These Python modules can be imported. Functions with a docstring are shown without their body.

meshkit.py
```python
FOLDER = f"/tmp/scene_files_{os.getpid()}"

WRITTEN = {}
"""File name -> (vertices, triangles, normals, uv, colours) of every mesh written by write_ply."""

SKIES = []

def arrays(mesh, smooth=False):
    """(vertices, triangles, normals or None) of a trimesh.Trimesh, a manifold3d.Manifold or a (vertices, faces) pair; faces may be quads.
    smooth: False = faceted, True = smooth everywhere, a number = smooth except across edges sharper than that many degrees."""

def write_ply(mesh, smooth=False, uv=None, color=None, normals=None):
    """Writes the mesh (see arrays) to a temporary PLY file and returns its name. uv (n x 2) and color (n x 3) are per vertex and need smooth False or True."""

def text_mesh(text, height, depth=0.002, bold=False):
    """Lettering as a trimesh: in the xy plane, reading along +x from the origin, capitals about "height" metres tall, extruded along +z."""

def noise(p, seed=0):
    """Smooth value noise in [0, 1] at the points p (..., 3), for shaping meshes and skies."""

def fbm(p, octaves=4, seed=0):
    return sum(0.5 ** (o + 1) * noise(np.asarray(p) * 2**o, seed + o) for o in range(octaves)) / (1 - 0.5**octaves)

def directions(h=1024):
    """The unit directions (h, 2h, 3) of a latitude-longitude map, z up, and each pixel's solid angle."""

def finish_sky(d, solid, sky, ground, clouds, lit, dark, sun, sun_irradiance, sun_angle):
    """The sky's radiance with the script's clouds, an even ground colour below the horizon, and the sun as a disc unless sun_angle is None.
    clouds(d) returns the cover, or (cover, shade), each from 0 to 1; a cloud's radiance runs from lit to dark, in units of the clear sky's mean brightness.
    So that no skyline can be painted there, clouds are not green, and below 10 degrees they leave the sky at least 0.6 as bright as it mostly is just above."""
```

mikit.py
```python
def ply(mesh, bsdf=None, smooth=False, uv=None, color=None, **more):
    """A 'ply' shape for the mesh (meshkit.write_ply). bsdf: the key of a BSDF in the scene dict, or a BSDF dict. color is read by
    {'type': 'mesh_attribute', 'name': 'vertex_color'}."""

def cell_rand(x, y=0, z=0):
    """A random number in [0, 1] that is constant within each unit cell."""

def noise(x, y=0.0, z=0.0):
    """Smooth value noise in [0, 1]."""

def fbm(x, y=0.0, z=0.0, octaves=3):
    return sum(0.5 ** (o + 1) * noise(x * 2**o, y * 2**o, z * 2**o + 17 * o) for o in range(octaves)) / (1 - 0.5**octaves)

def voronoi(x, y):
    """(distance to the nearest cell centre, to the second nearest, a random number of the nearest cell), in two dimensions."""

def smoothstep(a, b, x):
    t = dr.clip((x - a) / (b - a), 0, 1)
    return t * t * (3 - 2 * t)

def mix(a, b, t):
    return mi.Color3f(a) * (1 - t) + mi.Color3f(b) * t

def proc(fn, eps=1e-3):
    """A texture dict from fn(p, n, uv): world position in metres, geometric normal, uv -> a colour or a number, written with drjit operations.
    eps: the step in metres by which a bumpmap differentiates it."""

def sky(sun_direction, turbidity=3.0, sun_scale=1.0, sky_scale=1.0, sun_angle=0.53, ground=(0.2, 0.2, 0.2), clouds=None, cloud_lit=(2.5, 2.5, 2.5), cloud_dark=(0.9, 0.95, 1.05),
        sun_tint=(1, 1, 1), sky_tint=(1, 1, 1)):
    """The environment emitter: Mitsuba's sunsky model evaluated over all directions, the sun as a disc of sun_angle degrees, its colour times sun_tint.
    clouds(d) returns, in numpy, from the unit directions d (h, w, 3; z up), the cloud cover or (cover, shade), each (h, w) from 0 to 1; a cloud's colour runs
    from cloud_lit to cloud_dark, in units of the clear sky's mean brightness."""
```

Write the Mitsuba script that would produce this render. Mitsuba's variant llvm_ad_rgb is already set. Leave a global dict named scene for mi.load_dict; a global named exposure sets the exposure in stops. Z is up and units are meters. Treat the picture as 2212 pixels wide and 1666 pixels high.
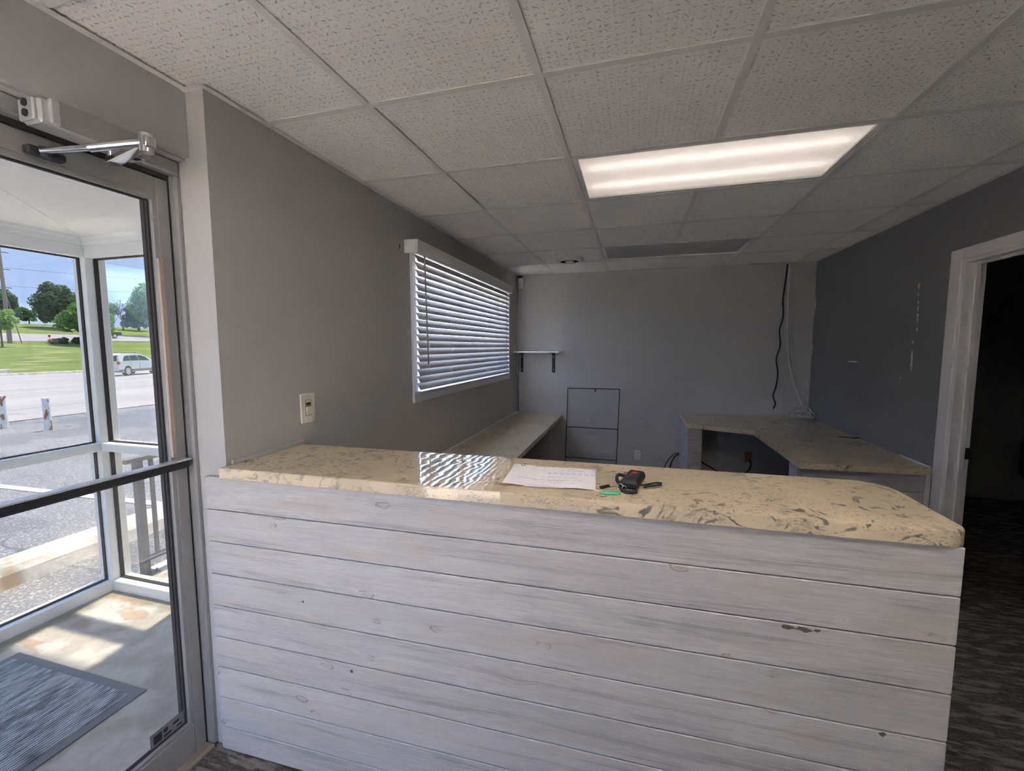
import math, random
import numpy as np
import trimesh
import drjit as dr
import mitsuba as mi
import mikit
import meshkit
from mikit import ply, proc, noise, fbm, voronoi, cell_rand, smoothstep, mix
from shapely.geometry import Polygon, LineString, Point, box as sbox

T = mi.ScalarTransform4f
rng = np.random.default_rng(7)
random.seed(7)

# ------------------------------------------------------------------ camera, sky, exposure
H = 2.335                       # ceiling height
XR, YB = 3.10, 5.05             # inner face of the right wall and of the back wall
CAM = np.array([1.367, 0.0, 1.4965])
YAW, PITCH, ROLL, FOCAL = -0.27598, -0.09004, -0.00192, 930.85


def axes(yaw, pitch, roll):
    cy, sy, cp, sp = math.cos(yaw), math.sin(yaw), math.cos(pitch), math.sin(pitch)
    f = np.array([sy * cp, cy * cp, sp])
    r = np.array([cy, -sy, 0.0])
    u = np.cross(r, f)
    return f, -r * math.sin(roll) + u * math.cos(roll)


FWD, UP = axes(YAW, PITCH, ROLL)
scene, labels = {}, {}
scene['camera'] = {
    'type': 'perspective', 'fov': math.degrees(2 * math.atan(1106 / FOCAL)), 'fov_axis': 'x',
    'near_clip': 0.02, 'far_clip': 2000.0,
    'to_world': T().look_at(origin=CAM.tolist(), target=(CAM + FWD).tolist(), up=UP.tolist()),
}
exposure = 5.62


def clouds(d):
    el = np.clip(d[..., 2], 0.0, 1)
    p = np.stack([d[..., 0] / (el + 0.22), d[..., 1] / (el + 0.22), 0 * el + 3.1], -1)
    a = meshkit.fbm(p * 1.6, 5, 3)
    b = meshkit.fbm(p * 1.1 + 7.7, 5, 11)
    cover = np.clip((a - 0.25) * 3.5, 0.25, 0.95)
    return cover, np.clip((0.50 - b) * 4.5 + 0.80, 0, 1)


SUN = (-0.049, 0.347, 0.937)
scene['sky'] = mikit.sky(SUN, turbidity=3.5, sun_scale=0.55, sky_scale=1.0, sun_angle=2.0, ground=(0.25, 0.25, 0.23),
                         clouds=clouds, cloud_lit=(1.35, 1.36, 1.38), cloud_dark=(0.50, 0.64, 0.98), sky_tint=(0.91, 0.98, 1.10), sun_tint=(0.97, 1.0, 1.03))

# ------------------------------------------------------------------ mesh helpers


def box(x0, x1, y0, y1, z0, z1, c=0.0):
    """Box; c > 0 chamfers every edge."""
    lo, hi = np.minimum([x0, y0, z0], [x1, y1, z1]), np.maximum([x0, y0, z0], [x1, y1, z1])
    if c <= 0:
        m = trimesh.creation.box(extents=hi - lo)
        m.apply_translation((lo + hi) / 2)
        return m
    c = min(c, 0.45 * float((hi - lo).min()))
    pts = []
    for s in np.ndindex(2, 2, 2):
        p = np.where(s, hi, lo)
        sg = np.where(s, -1.0, 1.0)
        for k in range(3):
            q = p + sg * c
            q[k] = p[k]
            pts.append(q)
    return trimesh.convex.convex_hull(np.array(pts))


def cyl(p0, p1, r, n=20, r1=None):
    """Cylinder or cone frustum between two points."""
    p0, p1 = np.asarray(p0, float), np.asarray(p1, float)
    r1 = r if r1 is None else r1
    d = p1 - p0
    L = np.linalg.norm(d)
    d = d / L
    a = np.cross(d, [0, 0, 1] if abs(d[2]) < 0.9 else [1, 0, 0])
    a /= np.linalg.norm(a)
    b = np.cross(d, a)
    t = np.arange(n) * 2 * np.pi / n
    ring = np.cos(t)[:, None] * a + np.sin(t)[:, None] * b
    v = np.vstack([p0 + ring * r, p1 + ring * r1, [p0], [p1]])
    i = np.arange(n)
    j = (i + 1) % n
    f = np.vstack([np.c_[i, j, j + n], np.c_[i, j + n, i + n], np.c_[j, i, i * 0 + 2 * n], np.c_[i + n, j + n, i * 0 + 2 * n + 1]])
    m = trimesh.Trimesh(v, f, process=False)
    m.fix_normals()
    return m


def smooth_path(pts, n=40):
    """Catmull-Rom through the points."""
    P = np.asarray(pts, float)
    P = np.vstack([2 * P[0] - P[1], P, 2 * P[-1] - P[-2]])
    out = []
    seg = len(P) - 3
    for k in range(seg):
        for t in np.linspace(0, 1, max(2, n // seg), endpoint=(k == seg - 1)):
            a, b, c, d = P[k:k + 4]
            out.append(0.5 * ((2 * b) + (-a + c) * t + (2 * a - 5 * b + 4 * c - d) * t * t + (-a + 3 * b - 3 * c + d) * t ** 3))
    return np.array(out)


def tube(pts, r, n=8, closed=False):
    """Tube along a polyline; r a number or one radius per point."""
    P = np.asarray(pts, float)
    m = len(P)
    rr = np.full(m, r, float) if np.isscalar(r) else np.asarray(r, float)
    tang = np.gradient(P, axis=0)
    if closed:
        tang = np.roll(P, -1, 0) - np.roll(P, 1, 0)
    tang /= np.linalg.norm(tang, axis=1, keepdims=True) + 1e-12
    u = np.cross(tang[0], [0, 0, 1] if abs(tang[0][2]) < 0.9 else [1, 0, 0])
    u /= np.linalg.norm(u)
    rings = []
    ang = np.arange(n) * 2 * np.pi / n
    for k in range(m):
        u = u - tang[k] * (u @ tang[k])
        u /= np.linalg.norm(u) + 1e-12
        w = np.cross(tang[k], u)
        rings.append(P[k] + rr[k] * (np.cos(ang)[:, None] * u + np.sin(ang)[:, None] * w))
    v = np.vstack(rings)
    f = []
    i = np.arange(n)
    j = (i + 1) % n
    for k in range(m if closed else m - 1):
        a, b = k * n, ((k + 1) % m) * n
        f += [np.c_[a + i, a + j, b + j], np.c_[a + i, b + j, b + i]]
    if not closed:
        v = np.vstack([v, P[:1], P[-1:]])
        f += [np.c_[j, i, i * 0 + m * n], np.c_[(m - 1) * n + i, (m - 1) * n + j, i * 0 + m * n + 1]]
    return trimesh.Trimesh(v, np.vstack(f), process=False)


def lathe(profile, center, n=40):
    """profile: (r, z) pairs from one end to the other, turned about a vertical axis at the centre."""
    m = trimesh.creation.revolve(np.asarray(profile, float), sections=n)
    m.apply_translation(center)
    return m


def extrude(poly, h, z0=0.0):
    if poly.geom_type == 'MultiPolygon':
        return trimesh.util.concatenate([extrude(g, h, z0) for g in poly.geoms])
    m = trimesh.creation.extrude_polygon(poly, h, engine='earcut')
    m.apply_translation([0, 0, z0])
    return m


def to_axis(m, mapping):
    """Re-map axes: mapping rows give world x, y, z from local x, y, z."""
    A = np.eye(4)
    A[:3, :3] = mapping
    m = m.copy()
    m.apply_transform(A)
    if np.linalg.det(A[:3, :3]) < 0:
        m.invert()
    return m


def rotz(m, deg, at=(0, 0, 0)):
    m = m.copy()
    m.apply_transform(trimesh.transformations.rotation_matrix(math.radians(deg), [0, 0, 1], at))
    return m


def moved(m, d):
    m = m.copy()
    m.apply_translation(d)
    return m


cat = trimesh.util.concatenate


def numbered(key):
    if key not in scene:
        return key
    n = 1
    while f'{key}_{n:03d}' in scene:
        n += 1
    return f'{key}_{n:03d}'


thing_names = set()


def thing(name, label, category, group=None, kind=None):
    key = name
    n = 0
    while key in thing_names or key in scene:
        n += 1
        key = f'{name}_{n:03d}'
    thing_names.add(key)
    labels[key] = {'label': label}
    if category:
        labels[key]['category'] = category
    if group:
        labels[key]['group'] = group
    if kind:
        labels[key]['kind'] = kind
    return key


def put(name, mesh, mat, parent=None, smooth=False, label=None, kind=None, **more):
    key = numbered(f'{parent}__{name}' if parent else name)
    if isinstance(mesh, (list, tuple)):
        mesh = cat(list(mesh))
    scene[key] = ply(mesh, mat, smooth=smooth, **more)
    if label or kind:
        labels[key] = {}
        if label:
            labels[key]['label'] = label
        if kind:
            labels[key]['kind'] = kind
    return key


def struct(name, label, mesh=None, mat=None, smooth=False):
    if mesh is not None:
        put(name, mesh, mat, smooth=smooth)
    thing_names.add(name)
    labels[name] = {'label': label, 'kind': 'structure'}
    return name


# ------------------------------------------------------------------ materials


def flat(name, rgb, rough=0.6, metallic=0.0, spec=0.5):
    scene[name] = {'type': 'twosided', 'bsdf': {'type': 'principled', 'base_color': {'type': 'rgb', 'value': list(rgb)},
                                               'roughness': rough, 'metallic': metallic, 'specular': spec}}


def pcol(name, fn, rough=0.7, spec=0.4, bump=None, bump_scale=1.0, eps=1e-3):
    b = {'type': 'principled', 'base_color': proc(fn), 'roughness': rough, 'specular': spec}
    if bump is not None:
        b = {'type': 'bumpmap', 'arbitrary': proc(bump, eps), 'scale': bump_scale, 'bsdf': b}
    scene[name] = {'type': 'twosided', 'bsdf': b}


def paint(name, rgb, bump=0.0004):
    def col(p, n, uv):
        v = fbm(p.x * 3.1 + p.y * 2.3, p.y * 3.1 - p.x * 2.0, p.z * 3.0, 2)
        return mi.Color3f(rgb) * (0.975 + 0.05 * v)

    def hgt(p, n, uv):
        return fbm(p.x * 160, p.y * 160, p.z * 160, 2)
    pcol(name, col, 0.75, 0.3, hgt, bump, 2e-3)


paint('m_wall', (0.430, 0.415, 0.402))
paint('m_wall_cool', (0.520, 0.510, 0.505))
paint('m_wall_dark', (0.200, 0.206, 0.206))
flat('m_backroom', (0.34, 0.34, 0.33), 0.9)
flat('m_white', (0.74, 0.73, 0.72), 0.45)
flat('m_trim', (0.68, 0.645, 0.64), 0.45)
flat('m_tee', (0.70, 0.675, 0.645), 0.5)
flat('m_plastic_white', (0.78, 0.76, 0.71), 0.35)
flat('m_ivory', (0.75, 0.72, 0.63), 0.35)
flat('m_black', (0.012, 0.012, 0.013), 0.45)
flat('m_black_soft', (0.02, 0.02, 0.022), 0.8)
flat('m_dark_metal', (0.03, 0.03, 0.032), 0.4)
flat('m_alu', (0.33, 0.325, 0.315), 0.38, 0.35)
flat('m_alu_light', (0.62, 0.62, 0.62), 0.3, 0.6)
flat('m_chrome', (0.72, 0.71, 0.70), 0.16, 1.0)
flat('m_frame_white', (0.83, 0.86, 0.86), 0.4)
flat('m_gasket', (0.035, 0.028, 0.030), 0.7)
flat('m_blind', (0.48, 0.47, 0.475), 0.4)
flat('m_wand', (0.40, 0.32, 0.27), 0.5)
flat('m_cable_white', (0.62, 0.61, 0.60), 0.45)
flat('m_cable_blue', (0.10, 0.17, 0.26), 0.5)
flat('m_red', (0.55, 0.05, 0.04), 0.4)
flat('m_green', (0.10, 0.55, 0.30), 0.3)
flat('m_steel', (0.55, 0.54, 0.52), 0.3, 0.9)
flat('m_outlet_brown', (0.30, 0.19, 0.10), 0.4)
flat('m_chip', (0.62, 0.60, 0.58), 0.8)
flat('m_chip_dark', (0.10, 0.075, 0.06), 0.9)
flat('m_hole', (0.02, 0.02, 0.02), 0.9)
flat('m_fixture', (0.78, 0.77, 0.75), 0.5)
flat('m_sticker', (0.17, 0.175, 0.18), 0.5)
flat('m_rail_paint', (0.13, 0.13, 0.135), 0.45)
flat('m_car', (0.62, 0.65, 0.69), 0.28, 0.2)
flat('m_car_dark', (0.03, 0.032, 0.036), 0.25)
flat('m_car_glass', (0.035, 0.045, 0.055), 0.08)
flat('m_tyre', (0.025, 0.025, 0.026), 0.9)
flat('m_tail', (0.62, 0.06, 0.03), 0.25)
flat('m_cladding', (0.16, 0.165, 0.17), 0.6)
flat('m_bark', (0.14, 0.10, 0.075), 0.95)
flat('m_pole', (0.27, 0.23, 0.20), 0.95)
flat('m_flower', (0.50, 0.20, 0.17), 0.9)
flat('m_vest_ceiling', (0.84, 0.83, 0.79), 0.7)
flat('m_sign_green', (0.10, 0.35, 0.22), 0.6)
flat('m_paper_edge', (0.80, 0.79, 0.80), 0.7)
scene['m_pane'] = {'type': 'thindielectric', 'int_ior': 1.5}
# pane tint added to dim the outdoors at door and porch; others nearly clear
scene['m_pane_tinted'] = {'type': 'thindielectric', 'int_ior': 1.5, 'specular_transmittance': {'type': 'rgb', 'value': [0.35, 0.358, 0.362]}}
scene['m_pane_door'] = {'type': 'thindielectric', 'int_ior': 1.5, 'specular_transmittance': {'type': 'rgb', 'value': [0.47, 0.478, 0.482]}}
scene['m_pane_office'] = {'type': 'thindielectric', 'int_ior': 1.5, 'specular_transmittance': {'type': 'rgb', 'value': [0.90, 0.92, 0.94]}}
scene['m_lens'] = {'type': 'principledthin', 'base_color': {'type': 'rgb', 'value': [0.86, 0.85, 0.83]}, 'roughness': 0.6, 'diff_trans': 1.3, 'spec_trans': 0.0}


def leaf_mat(name, rgb):
    scene[name] = {'type': 'principledthin', 'base_color': {'type': 'rgb', 'value': list(rgb)}, 'roughness': 0.6, 'diff_trans': 1.0, 'spec_trans': 0.0}


leaf_mat('m_leaf_dark', (0.105, 0.165, 0.085))
leaf_mat('m_leaf', (0.170, 0.300, 0.085))
leaf_mat('m_leaf_light', (0.330, 0.480, 0.200))
leaf_mat('m_leaf_far', (0.125, 0.230, 0.110))


def strokes(x, y, cell, seed, prob):
    """Short bent strokes, at most one in each square cell: how deep the point lies in one, 0 to 1."""
    cx, cy = dr.floor(x / cell), dr.floor(y / cell)
    fx = x / cell - cx - 0.5 - 0.26 * (cell_rand(cx, cy, seed) - 0.5)
    fy = y / cell - cy - 0.5 - 0.26 * (cell_rand(cx, cy, seed + 1) - 0.5)
    a = (cell_rand(cx, cy, seed + 2) - 0.5) * 2.4
    c, s = dr.cos(a), dr.sin(a)
    u, v = fx * c + fy * s, fy * c - fx * s
    v = v + 0.9 * (cell_rand(cx, cy, seed + 3) - 0.5) * u * u + 0.05 * (noise(x * 420, y * 420, 3.0) - 0.5)
    half = 0.03 + 0.30 * cell_rand(cx, cy, seed + 4)
    d = dr.sqrt(dr.square(dr.maximum(dr.abs(u) - half, 0)) + v * v)
    w = 0.070 + 0.075 * cell_rand(cx, cy, seed + 5)
    return dr.select(cell_rand(cx, cy, seed + 6) < prob, smoothstep(w, w * 0.35, d), 0.0) * (0.45 + 0.55 * cell_rand(cx, cy, seed + 7))


def tile_col(p, n, uv):
    # short worm-like fissures and pin holes pressed into mineral fibre
    f1 = strokes(p.x, p.y, 0.0215, 11, 0.80)
    f2 = strokes(p.x + 0.0071, p.y + 0.0043, 0.0130, 31, 0.70) * 0.75
    base = 0.975 + 0.05 * fbm(p.x * 9, p.y * 9, 3.0, 2)
    return mi.Color3f(0.800, 0.772, 0.740) * (base - 0.56 * dr.maximum(f1, f2))


def tile_h(p, n, uv):
    return noise(p.x * 190, p.y * 190, 2.0) + 0.5 * noise(p.x * 380, p.y * 380, 4.0)


pcol('m_tile', tile_col, 0.9, 0.1, tile_h, 0.0010, 2e-3)


def knots(u, z, k):
    d1, d2, r = voronoi(u * 3.4 + k * 31.7, z * 8.4 + k * 11.3)
    return d1, r


def plank_base(p, n, uv):
    k = dr.floor((1.045 - p.z) / 0.1195)
    s = cell_rand(k, 3, 1) * 40.0
    u = p.x + p.y
    d, r = knots(u, p.z, k)
    on = smoothstep(0.45, 0.60, r)
    q = p.z + 0.012 * on * dr.exp(-d * d * 40.0) + 0.010 * noise(u * 2.2 + s, p.z * 5.0, 1.0)
    g1 = noise(u * 9.0 + s, q * 520.0, s)
    g2 = noise(u * 34.0 + s, q * 850.0, s + 3)
    g3 = fbm(u * 2.6 + s, q * 48.0, s, 3)
    g4 = fbm(u * 1.3 + s, p.z * 9.0, s + 7, 3)
    streak = smoothstep(0.50, 0.72, g3) * smoothstep(0.40, 0.70, g1)
    size = 0.050 + 0.055 * cell_rand(r * 991.0, 2, 5)
    lump = d + 0.05 * (noise(u * 70, p.z * 90, 3.0) - 0.5)
    core = smoothstep(size, size * 0.3, lump) * on
    ring = smoothstep(0.020, 0.005, dr.abs(lump - size)) * on * smoothstep(0.40, 0.62, noise(u * 45, p.z * 60, 8.0))
    v = 0.80 + 0.16 * g1 + 0.20 * g2 - 0.30 * streak + 0.22 * (g4 - 0.5)
    v = v + 0.05 * (cell_rand(k, 5, 2) - 0.5)
    c = mi.Color3f(0.480, 0.458, 0.456) * v
    c = mix(c, mi.Color3f(0.380, 0.310, 0.235), 0.40 * core)
    c = mix(c, mi.Color3f(0.150, 0.135, 0.130), 0.60 * ring)
    stain = smoothstep(0.66, 0.84, noise(u * 5.0 + s, p.z * 30.0, 4.0))
    return mix(c, mi.Color3f(0.47, 0.41, 0.345), 0.30 * stain)


def plank_h(p, n, uv):
    u = p.x + p.y
    return noise(u * 11.0, p.z * 480.0, 1.0) + 0.8 * noise(u * 60.0, p.z * 300.0, 4.0)


pcol('m_plank', plank_base, 0.50, 0.4, plank_h, 0.0009, 8e-4)


def stone_fn(p, n, uv):
    x = p.x + 0.004 * (noise(p.x * 150, p.y * 150, p.z * 150 + 3) - 0.5)
    y = p.y + p.z * 0.9 + 0.005 * (noise(p.x * 110, p.y * 110 + 7, p.z * 110) - 0.5)
    w1 = fbm(x * 6.0, y * 6.0, 1.0, 3) - 0.5
    w2 = fbm(x * 6.0 + 40, y * 6.0, 9.0, 3) - 0.5
    a = fbm((x + 0.30 * w1) * 6.5 + y * 1.5, (y + 0.30 * w2) * 11.0 - x * 2.5, 3.0, 5)
    b = fbm((x + 0.2 * w2) * 16.0, (y + 0.2 * w1) * 22.0, 6.0, 4)
    zone = smoothstep(0.42, 0.62, fbm(x * 4.0 + 5, y * 5.0, 2.0, 2))
    broken = smoothstep(0.42, 0.58, noise(x * 44, y * 60, 5.0))
    v1 = smoothstep(0.020, 0.004, dr.abs(a - 0.5)) * (0.15 + 0.85 * broken) * (0.25 + 0.75 * zone)
    v2 = smoothstep(0.030, 0.006, dr.abs(b - 0.5)) * zone * smoothstep(0.50, 0.64, noise(x * 52 + 9, y * 70, 8.0))
    speck = smoothstep(0.66, 0.78, noise(p.x * 240, p.y * 240, p.z * 240)) * smoothstep(0.44, 0.60, fbm(p.x * 9, p.y * 9, p.z * 12 + 4.0, 2))
    blot = smoothstep(0.56, 0.70, fbm(p.x * 60, p.y * 60, p.z * 60, 3)) * smoothstep(0.47, 0.60, fbm(p.x * 8 + 3, p.y * 8, p.z * 8, 2))
    tone = 0.94 + 0.12 * fbm(x * 8, y * 8, 8.0, 2)
    c = mi.Color3f(0.810, 0.730, 0.590) * tone
    c = mix(c, mi.Color3f(0.19, 0.175, 0.14), dr.clip(0.80 * v1 + 0.70 * v2, 0, 0.85))
    return mix(c, mi.Color3f(0.14, 0.135, 0.125), dr.maximum(0.38 * speck, 0.30 * blot))


def stone_h(p, n, uv):
    return noise(p.x * 26, p.y * 26, p.z * 26)


scene['m_stone'] = {'type': 'twosided', 'bsdf': {'type': 'bumpmap', 'arbitrary': proc(stone_h, 2e-3), 'scale': 0.00017, 'bsdf': {
    'type': 'plastic', 'diffuse_reflectance': proc(stone_fn), 'int_ior': 1.5, 'nonlinear': True}}}


def carpet_fn(p, n, uv):
    a = noise(p.x * 26, p.y * 150, 1.0)
    b = noise(p.x * 230, p.y * 230, 3.0)
    c = fbm(p.x * 14, p.y * 60, 5.0, 3)
    v = 0.35 + 0.8 * a * b + 0.7 * smoothstep(0.45, 0.65, c)
    return mi.Color3f(0.170, 0.152, 0.136) * v


def carpet_h(p, n, uv):
    return noise(p.x * 300, p.y * 300, 3.0)


pcol('m_carpet', carpet_fn, 0.95, 0.1, carpet_h, 0.002, 1e-3)


def concrete_fn(p, n, uv):
    a = fbm(p.x * 9, p.y * 9, 1.0, 4)
    b = noise(p.x * 140, p.y * 140, 2.0)
    v = 0.76 + 0.30 * a + 0.10 * b + 0.12 * noise(p.x * 55, p.y * 55, 8.0)
    c = mi.Color3f(0.60, 0.565, 0.51) * v
    dirt = smoothstep(0.52, 0.70, fbm(p.x * 4.2 + 3, p.y * 4.2, 6.0, 3))
    c = mix(c, mi.Color3f(0.30, 0.255, 0.20), 0.40 * dirt)
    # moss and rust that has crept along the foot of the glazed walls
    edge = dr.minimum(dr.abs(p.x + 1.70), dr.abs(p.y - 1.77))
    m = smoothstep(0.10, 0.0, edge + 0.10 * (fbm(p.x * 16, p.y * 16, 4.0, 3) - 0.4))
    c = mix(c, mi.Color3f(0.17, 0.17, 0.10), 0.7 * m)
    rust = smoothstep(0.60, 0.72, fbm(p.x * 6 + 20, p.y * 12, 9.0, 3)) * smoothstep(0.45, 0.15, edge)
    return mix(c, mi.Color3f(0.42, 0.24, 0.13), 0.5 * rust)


def concrete_h(p, n, uv):
    return noise(p.x * 90, p.y * 90, p.z * 90) + 0.6 * noise(p.x * 210, p.y * 210, p.z * 210)


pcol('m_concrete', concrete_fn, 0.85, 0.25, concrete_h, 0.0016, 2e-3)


def asphalt_fn(p, n, uv):
    b = noise(p.x * 170, p.y * 170, 2.0)
    s = smoothstep(0.60, 0.85, noise(p.x * 95, p.y * 95, 7.0))
    a = fbm(p.x * 0.9, p.y * 0.9, 3.0, 4)
    v = 0.72 + 0.4 * a + 0.35 * (b - 0.5)
    c = mi.Color3f(0.190, 0.188, 0.192) * v
    c = mix(c, mi.Color3f(0.52, 0.51, 0.50), 0.55 * s)  # pale speckles painted in for sun glints
    patch = smoothstep(0.50, 0.56, fbm(p.x * 0.45 + 2, p.y * 0.8, 8.0, 3))
    c = c * (1.0 - 0.25 * patch)
    crk = fbm(p.x * 0.7 + 0.4 * noise(p.x * 3, p.y * 3, 1), p.y * 0.7, 4.0, 3)
    crack = smoothstep(0.005, 0.0015, dr.abs(crk - 0.5))
    return mix(c, mi.Color3f(0.08, 0.08, 0.08), 0.7 * crack)


def asphalt_h(p, n, uv):
    return noise(p.x * 90, p.y * 90, 2.0)


pcol('m_asphalt', asphalt_fn, 0.40, 0.5, asphalt_h, 0.004, 3e-3)


def road_fn(p, n, uv):
    a = fbm(p.x * 0.5, p.y * 0.22, 3.0, 4)
    b = noise(p.x * 18, p.y * 18, 1.0)
    joint = smoothstep(0.03, 0.01, dr.abs(p.x / 3.6 - dr.floor(p.x / 3.6) - 0.5)) * smoothstep(0.35, 0.6, noise(p.y * 0.4, p.x * 0.3, 2.0))
    crk = fbm(p.x * 0.55, p.y * 0.35, 9.0, 3)
    crack = smoothstep(0.004, 0.001, dr.abs(crk - 0.52))
    c = mi.Color3f(0.265, 0.257, 0.262) * (0.80 + 0.35 * a + 0.12 * b)
    return mix(c, mi.Color3f(0.12, 0.12, 0.12), dr.clip(0.55 * joint + 0.6 * crack, 0, 0.7))


pcol('m_road', road_fn, 0.8, 0.3)


def grass_fn(p, n, uv):
    a = fbm(p.x * 0.35, p.y * 0.18, 2.0, 4)
    b = noise(p.x * 2.6, p.y * 0.8, 5.0)
    dry = smoothstep(0.55, 0.75, fbm(p.x * 0.9, p.y * 0.25, 7.0, 3))
    c = mi.Color3f(0.125, 0.165, 0.052) * (0.65 + 0.5 * a + 0.25 * b)
    return mix(c, mi.Color3f(0.27, 0.26, 0.15), 0.5 * dry)


pcol('m_grass', grass_fn, 0.95, 0.1)


def mat_fn(p, n, uv):
    b = noise(p.x * 70, p.y * 26, 2.0)
    d = smoothstep(0.45, 0.7, fbm(p.x * 8, p.y * 8, 4.0, 3))
    c = mi.Color3f(0.42, 0.45, 0.485) * (0.5 + 1.0 * b)
    return mix(c, mi.Color3f(0.60, 0.62, 0.64), 0.45 * d)


pcol('m_mat', mat_fn, 0.95, 0.1)
flat('m_mat_rubber', (0.22, 0.23, 0.25), 0.7)


def bollard_fn(p, n, uv):
    r = smoothstep(0.50, 0.60, fbm(p.x * 9 + p.y * 11, p.z * 7, p.y * 9, 4))
    c = mi.Color3f(0.74, 0.73, 0.72) * (0.9 + 0.15 * noise(p.x * 30, p.y * 30, p.z * 30))
    return mix(c, mi.Color3f(0.30, 0.14, 0.07), r)


pcol('m_bollard', bollard_fn, 0.8, 0.2)


def oak_fn(p, n, uv):
    g = noise(p.x * 300, p.y * 8, p.z * 300)
    return mi.Color3f(0.23, 0.185, 0.145) * (0.75 + 0.5 * g)


pcol('m_oak', oak_fn, 0.6, 0.3)


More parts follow.
